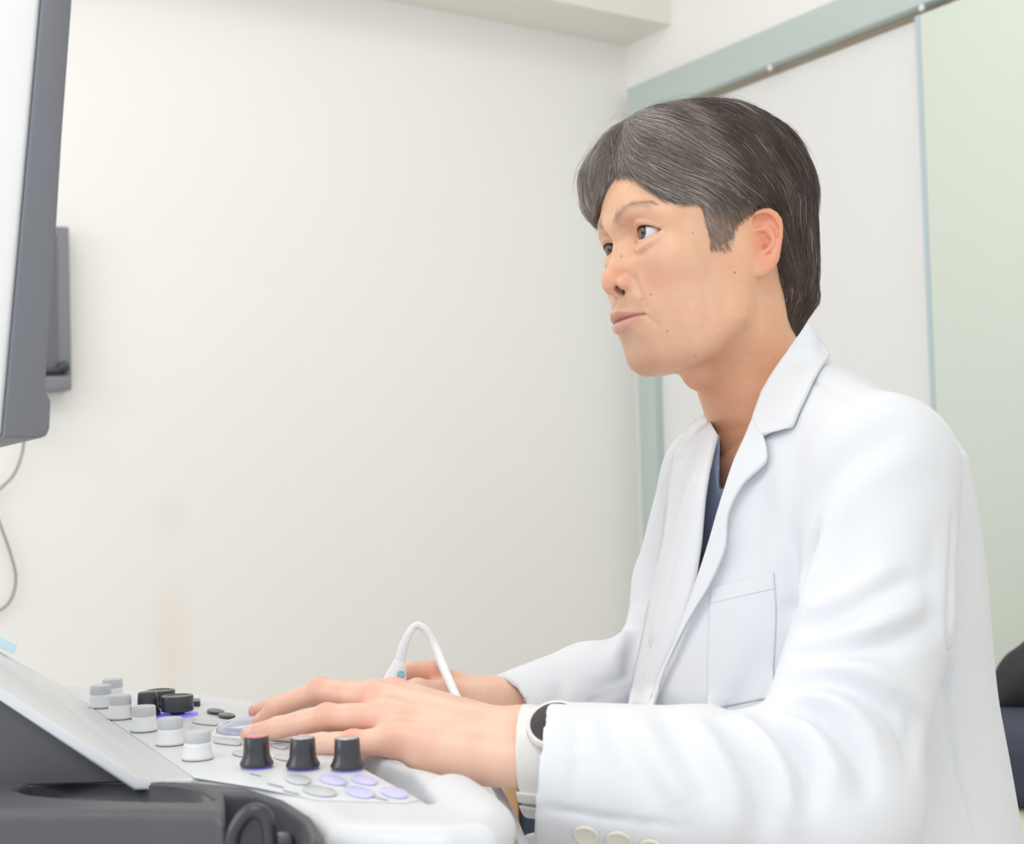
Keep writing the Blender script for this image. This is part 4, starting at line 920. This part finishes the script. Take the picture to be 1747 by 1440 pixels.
knob(303, 1219, 'big'); knob(274, 1207, 'big', .95); knob(252, 1221, 'black', .97, M_black)
def pad(name, cx, cy, rx, ry, m, hgt=.0012, ang=0, pw=2.0):
    pts = []
    for k in range(28):
        t = 2*math.pi*k/28; c, s = math.cos(t), math.sin(t); x = rx*abs(c)**(2/pw)*np.sign(c); y = ry*abs(s)**(2/pw)*np.sign(s); a = math.radians(ang)
        pts.append(Pz(cx + x*math.cos(a) - y*math.sin(a), cy + x*math.sin(a) + y*math.cos(a), ZP+.002))
    return prism(name, pts, np.array([0, 0, hgt]), m, console, .0004, 2)
for a in ((568, 1332, 24, 7.5), (622, 1332, 23, 7), (614, 1353, 26, 8.5), (673, 1354, 24, 8)): pad('button', *a, M_btnp, ang=10)
for a in ((508, 1331, 23, 8), (545, 1351, 30, 8), (410, 1287, 14, 4.5), (486, 1294, 20, 4.5), (478, 1274, 13, 4), (598, 1300, 22, 4.5)): pad('button', *a, M_btng, ang=8)
for a in ((388, 1266, 24, 5), (350, 1233, 22, 4), (345, 1246, 20, 5), (480, 1262, 24, 3.5)): pad('button', *a, M_btng, ang=6, pw=3.4)
for a in ((368, 1216, 15, 3.6), (387, 1223, 15, 3.6)): pad('button', *a, M_black, .002, 4)
pad('button', 334, 1202, 8, 3, M_black, .004, 0, 4)
M_print = mat('panel_print', srgb('b4b7bc'), .5)
for a in ((470, 1340, 14, 1.6), (497, 1352, 15, 1.3), (592, 1342, 14, 1.2), (648, 1362, 14, 1.2), (512, 1301, 10, 1.2), (436, 1322, 10, 1.0)): pad('print_mark', *a, M_print, .0002, 14, 5)
M_dome = mat('trackball_lilac', srgb('c3c6da'), .12, coat=.8, trans=.15)
c = Pz(428, 1251, ZP+.001); V, Fs = lathe([(.0300, 0), (.0305, .001), (.0290, .0022), (.0262, .0024), (.001, .0024)], 64); rg = link('trackball_ring', pymesh('trackball_ring', V + c, Fs), M_panel, console)
V, Fs = lathe([(.0262*math.cos(t), .002 + .0110*math.sin(t)) for t in np.linspace(0, 1.55, 16)], 64); link('trackball', pymesh('trackball', V + c, Fs), M_dome, console)

# ------------------------------------------------------------------ monitor above the console
mon = tag(empty('monitor', P(40, 745, .86)), 'dark-edged monitor with white back shell, seen edge-on at upper left', 'monitor')
mq = P(40, 700, .86)
mp = lambda L, o=0: [Ppl(x, y, mq, LD) - LD*o for x, y in L]
prism('bezel', mp([(79, -80), (130, -80), (123, 0), (106, 230), (92, 460), (78, 655), (79, 668), (87, 684), (85, 730), (80, 743), (70, 747), (5, 747)]), -LD*.42, M_mono, mon, .0016)
prism('back_shell', mp([(79.5, -80), (6, 746), (-30, 742), (-48, 700), (-62, 300), (-48, -80)], .003), -LD*.414, M_shell, mon, .004)
prism('screen', mp([(125, 20), (131, -78), (90, 480), (84, 600)], .02)[:0] or [p + FD*.0004 for p in mp([(129.5, -76), (123.6, -5), (92.6, 455), (83, 590)], .02)] + [p for p in mp([(82, 590), (91.6, 455), (122.6, -5), (128.5, -76)], .02)], -LD*.38, mat('screen_dark', srgb('1d2024'), .1), mon)
box3('support_arm', P(-40, 560, .98) - (.06, 0, 0), (.045, 0, 0), (0, .05, 0), (-.03, 0, -.25), M_white, mon, .01)
box3('support_post', P(-40, 900, 1.0) - (.12, .03, .22), (.06, 0, 0), (0, .07, 0), (0, 0, .36), M_white, mon, .012)
# ------------------------------------------------------------------ room
KC = P(1087, 700, 3.5)*[1, 1, 0]; WL = np.array([-.844, -.536, 0]); WR = np.array([.536, -.844, 0]); ZC = 2.62
def struct(o): o['kind'] = 'structure'; return o
UP = np.array([0, 0, 1.])
def stain(m, spots):                    # old faint marks on the paint
    nt = m.node_tree; N = nt.nodes.new; L = nt.links.new; b = nt.nodes['Principled BSDF']; src = b.inputs['Base Color'].links[0].from_socket; g = N('ShaderNodeNewGeometry')
    for c, r, rz, col, amt in spots:
        s = N('ShaderNodeVectorMath'); s.operation = 'SUBTRACT'; L(g.outputs['Position'], s.inputs[0]); s.inputs[1].default_value = c
        d = N('ShaderNodeVectorMath'); d.operation = 'DIVIDE'; L(s.outputs[0], d.inputs[0]); d.inputs[1].default_value = (r, r, rz)
        l = N('ShaderNodeVectorMath'); l.operation = 'LENGTH'; L(d.outputs[0], l.inputs[0])
        r_ = N('ShaderNodeMapRange'); r_.interpolation_type = 'SMOOTHSTEP'; r_.inputs[1].default_value = 1; r_.inputs[2].default_value = .2; r_.inputs[3].default_value = 0; r_.inputs[4].default_value = amt; L(l.outputs['Value'], r_.inputs[0])
        x = N('ShaderNodeMix'); x.data_type = 'RGBA'; L(r_.outputs[0], x.inputs[0]); L(src, x.inputs[6]); x.inputs[7].default_value = (*col, 1); src = x.outputs[2]
    L(src, b.inputs['Base Color'])
M_wallb = M_wall.copy(); stain(M_wallb, [(tuple(Ppl(292, 1090, KC, WR)), .06, .16, srgb('f4dccb'), .28), (tuple(Ppl(290, 880, KC, WR)), .055, .07, srgb('f3e2d6'), .22)])
struct(box3('wall_back', KC - WR*.0 - WL*.1, WL*3.4, -WR*.1, UP*ZC, M_wallb))
struct(box3('wall_right', KC + WR*0, WR*4.6, -WL*.1, UP*ZC, M_wall))
struct(prism('floor', [KC - WL*.2 - WR*.2, KC + WL*3.3 - WR*.2, KC + WL*3.3 + WR*4.6, KC - WL*.2 + WR*4.6], np.array([0, 0, -.1]), M_floor))
struct(prism('ceiling', [KC - WL*.2 - WR*.2 + UP*ZC, KC + WL*3.3 - WR*.2 + UP*ZC, KC + WL*3.3 + WR*4.6 + UP*ZC, KC - WL*.2 + WR*4.6 + UP*ZC], np.array([0, 0, .1]), M_ceil))
# boxed-in beam along the top of the back wall
zb_ = P(1087, 78, 3.5)[2]; dpt = .0
for k in np.linspace(.05, .8, 200):
    q = KC + WR*k; q = np.array([q[0], q[1], zb_]); v = q - CAM; X = W/2 + FL*(v@CR)/(v@CF)
    if X > 1145: dpt = k; break
struct(box3('trim_1', KC + UP*zb_, WL*3.3, WR*dpt, UP*(ZC-zb_), M_ceil))
# sliding door set in the right wall
def wr(px, py, o=0.): return Ppl(px, py, KC + WL*o, WL)
def on_wr(name, pxs, o0, o1, m, bev=0): return struct(prism(name, [wr(x, y, o0) for x, y in pxs], WL*(o1-o0), m, None, bev))
hA, hB = wr(1088, 155, .0), wr(1160, 176, 0)
zt0, zb0 = hA[2], wr(1500, 49, 0)[2]
print('door head', zt0, zb0, 'beam', zb_, dpt)
s0 = (hA - KC) @ WR
struct(box3('trim_2', KC + WR*s0 + UP*zb0, WR*4.0, WL*.035, UP*(zt0-zb0), M_rail, None, .003))
jw = (wr(1136, 800) - KC) @ WR - s0
struct(box3('trim_3', KC + WR*s0, WR*jw, WL*.028, UP*zb0, M_jamb, None, .002))
struct(box3('rail_shade_strip', KC + WR*(s0+jw) + UP*(zb0-.012), WR*3.5, WL*.006, UP*.012, M_shade_leg))  # brown strip put in as the shadow beneath the rail
gs = (wr(1591, 400, .035) - KC) @ WR
struct(box3('door_1', KC + WR*(s0+jw) + UP*.005, WR*(gs-s0-jw+.3), WL*.004, UP*(zb0-.02), M_doorw))
gt = wr(1578, 20, .05)[2]
struct(box3('door_2', KC + WR*gs + WL*.012 + UP*.01, WR*1.1, WL*.035, UP*(gt-.01), M_green, None, .003))
struct(box3('trim_5', KC + WR*(gs-.012) + WL*.006 + UP*.01, WR*.012, WL*.040, UP*(gt-.01), mat('door_edge', srgb('b9c9cf'), .5)))
for px, py in ((1315, 116), (1574, 14)):
    V, Fs = lathe([(.001, 0), (.006, 0), (.007, .003), (.005, .006), (.001, .007)], 20); c = wr(px, py, .036)
    tag(link('screw_cap', pymesh('screw_cap', V @ axes(WL, UP).T + c, Fs), M_doorw), 'small pale screw cap on the green door rail, ' + ('left of the green door' if px < 1400 else 'at the corner of the green door'), 'screw cap')
# dark device on the back wall behind the monitor, with its cord
bw = lambda px, py, o=0.: Ppl(px, py, KC + WR*o, WR)
M_dev = mat('device_grey', srgb('85868d'), .5)
dev = tag(empty('wall_display', bw(80, 665, .03)), 'dark grey slim device mounted on the wall behind the monitor edge', 'wall device')
fr = [bw(118, 387, .045), bw(123, 665, .045), bw(30, 668, .045), bw(30, 383, .045)]
prism('housing', fr, -WR*.043, M_dev, dev, .003)
fi = [bw(97, 400, .047), bw(99, 640, .047), bw(40, 642, .047), bw(40, 398, .047)]
prism('front_panel', fi, -WR*.004, mat('device_dark', srgb('6c6d74'), .4), dev)
box3('base_lip', bw(123, 666, .075), bw(40, 668, .075)-bw(123, 666, .075), -WR*.06, UP*.028, M_dev, dev, .004)
V, Fs = lathe([(.001, 0), (.009, 0), (.0125, .004), (.0115, .014), (.008, .018), (.001, .019)], 32); link('knob', pymesh('knob', V @ axes(WR, UP).T + bw(106, 628, .045), Fs), M_black, dev)
V, Fs = tube([bw(104, 630, .06), bw(92, 633, .06), bw(70, 634, .06)], .006, 12, 12); link('lever', pymesh('lever', V, Fs), M_black, dev)
V, Fs = tube([bw(30, 660, .03), bw(38, 700, .03), bw(41, 745, .03), bw(36, 780, .02), bw(22, 812, .02), bw(0, 834, .015), bw(-14, 850, .015), bw(-8, 872, .012), bw(4, 905, .012), bw(18, 945, .012), bw(27, 985, .012), bw(20, 1020, .012), bw(2, 1040, .012), bw(-30, 1052, .012)], .0022, 10, 120)
tag(link('cord', pymesh('cord', V, Fs), mat('cord_grey', srgb('8d867c'), .6)), 'thin grey cord hanging in a loop down the wall below the monitor', 'cord')
# examination bed behind the man
def wb(s, d, z): return KC + WR*s + WL*d + UP*z
bed = tag(empty('examination_bed', wb(2.0, .45, 0)), 'pale yellow-green padded examination bed behind the man', 'bed')
box3('mattress', wb(1.02, .17, .47), WR*1.9, WL*.588, UP*.12, M_bed, bed, .03)
box3('bed_base', wb(1.06, .20, .34), WR*1.82, WL*.53, UP*.13, mat('bed_base', srgb('d6cfa6'), .6), bed, .01)
for a in (1.1, 2.78):
    for b in (.22, .66): box3('leg', wb(a, b, 0), WR*.05, WL*.05, UP*.34, M_shade_leg, bed, .004)
def rbox(c, hx, hy, hz, r): 
    A = np.stack([WR, WL, UP], 1).astype(f32)
    def f(p):
        q = np.abs((p - c.astype(f32)) @ A) - np.array([hx-r, hy-r, hz-r], f32)
        return np.sqrt((np.maximum(q, 0)**2).sum(-1)) + np.minimum(q.max(-1), 0) - r
    return f
cN = wb(1.45, .52, .637); V, Q = surf(rbox(cN, .50, .21, .046, .03), cN - .6, cN + .6, .009, 1); tag(link('folded_blanket', npmesh('folded_blanket', V, Q), M_navy), 'dark navy folded blanket lying on the examination bed', 'blanket')
bA, bB = P(1702, 1196, 1.93), P(1810, 1134, 1.95)
V, Q = surf(lambda p: chain(p, [bA, bA*.5+bB*.5, bB, bB*1.5-bA*.5], [.018, .043, .05, .045], .02), np.minimum(bA, bB)-.12, np.maximum(bA, bB)+[.2, .12, .12], .006)
tag(link('bag', npmesh('bag', V, Q), mat('black_cloth', srgb('2b2b2f'), .7, bump=.3, bscale=500)), 'black soft bag resting on the navy blanket behind the man', 'bag')
# chair between bed and console
M_olive = mat('dark_olive', srgb('4d4a3a'), .8)
ch = tag(empty('side_chair', P(1000, 1600, 1.75)*[1, 1, 0]), 'tan wooden chair with dark navy back pad behind the white cable', 'chair')
p0, p1 = P(868, 1300, 1.72), P(866, 1500, 1.72); box3('back_post', P(857, 1308, 1.72)*[1, 1, 0] + UP*.0, (.0185, 0, 0), (0, .03, 0), UP*P(857, 1308, 1.72)[2], M_wood, ch, .004)
x1 = P(857, 1308, 1.72)
box3('back_post', x1*[1, 1, 0] + (.29, 0, 0), (.0185, 0, 0), (0, .03, 0), UP*x1[2], M_wood, ch, .004)
box3('back_pad', x1 + (.015, .005, -.115), (.29, 0, 0), (0, .025, 0), UP*.10, M_navy, ch, .01)
box3('seat', x1*[1, 1, 0] + (.0, .03, .40), (.31, 0, 0), (0, .20, 0), UP*.05, M_olive, ch, .012)
for a in (0, .29): box3('front_leg', x1*[1, 1, 0] + (a, .20, 0), (.0185, 0, 0), (0, .03, 0), UP*.40, M_wood, ch, .004)
# stool, trousers and shoes below the frame
hip = np.array([LEV[-1][0][0], LEV[-1][0][1], .575])
stool = tag(empty('stool', (hip[0], hip[1], 0)), 'round black stool the man is sitting on', 'stool')
V, Fs = lathe([(.001, .39), (.15, .39), (.165, .40), (.17, .43), (.16, .465), (.001, .468)], 48); link('seat', pymesh('seat', V + hip*[1, 1, 0], Fs), M_black, stool)
V, Fs = lathe([(.001, .02), (.20, .02), (.21, .035), (.04, .06), (.03, .39), (.001, .39)], 32); link('pedestal', pymesh('pedestal', V + hip*[1, 1, 0], Fs), M_silver, stool)
def legs(p):
    d = ell(p, hip + (0, 0, -.035), (.17, .19, .085))
    for sg in (1, -1):
        h = hip + LT*.09*sg + (0, 0, -.03); k = h + FT*.36 + LT*.03*sg + (0, 0, -.01); a = k*[1, 1, 0] - FT*.02 + (0, 0, .09)
        d = smin(d, smin(cap(p, h, k, .085, .06), cap(p, k, a, .06, .045), .03), .03)
    return smax(d, .075 - p[:, 2], .01)
V, Q = surf(legs, hip + (-.60, -.36, -.56), hip + (.25, .36, .12), .012, 1); link('trousers', npmesh('trousers', V, Q), M_scrub, person)
for sg in (1, -1):
    a = (hip + LT*.12*sg + FT*.35)*[1, 1, 0]
    V, Q = surf(lambda p: smax(chain(p, [a + (0, 0, .05), a + FT*.12 + (0, 0, .035), a + FT*.19 + (0, 0, .03)], [.045, .042, .034], .02), .004 - p[:, 2], .004), a - .12 + FT*.06, a + .12 + FT*.12 + (0, 0, .05), .007, 1); link('shoe', npmesh('shoe', V, Q), M_white, person)
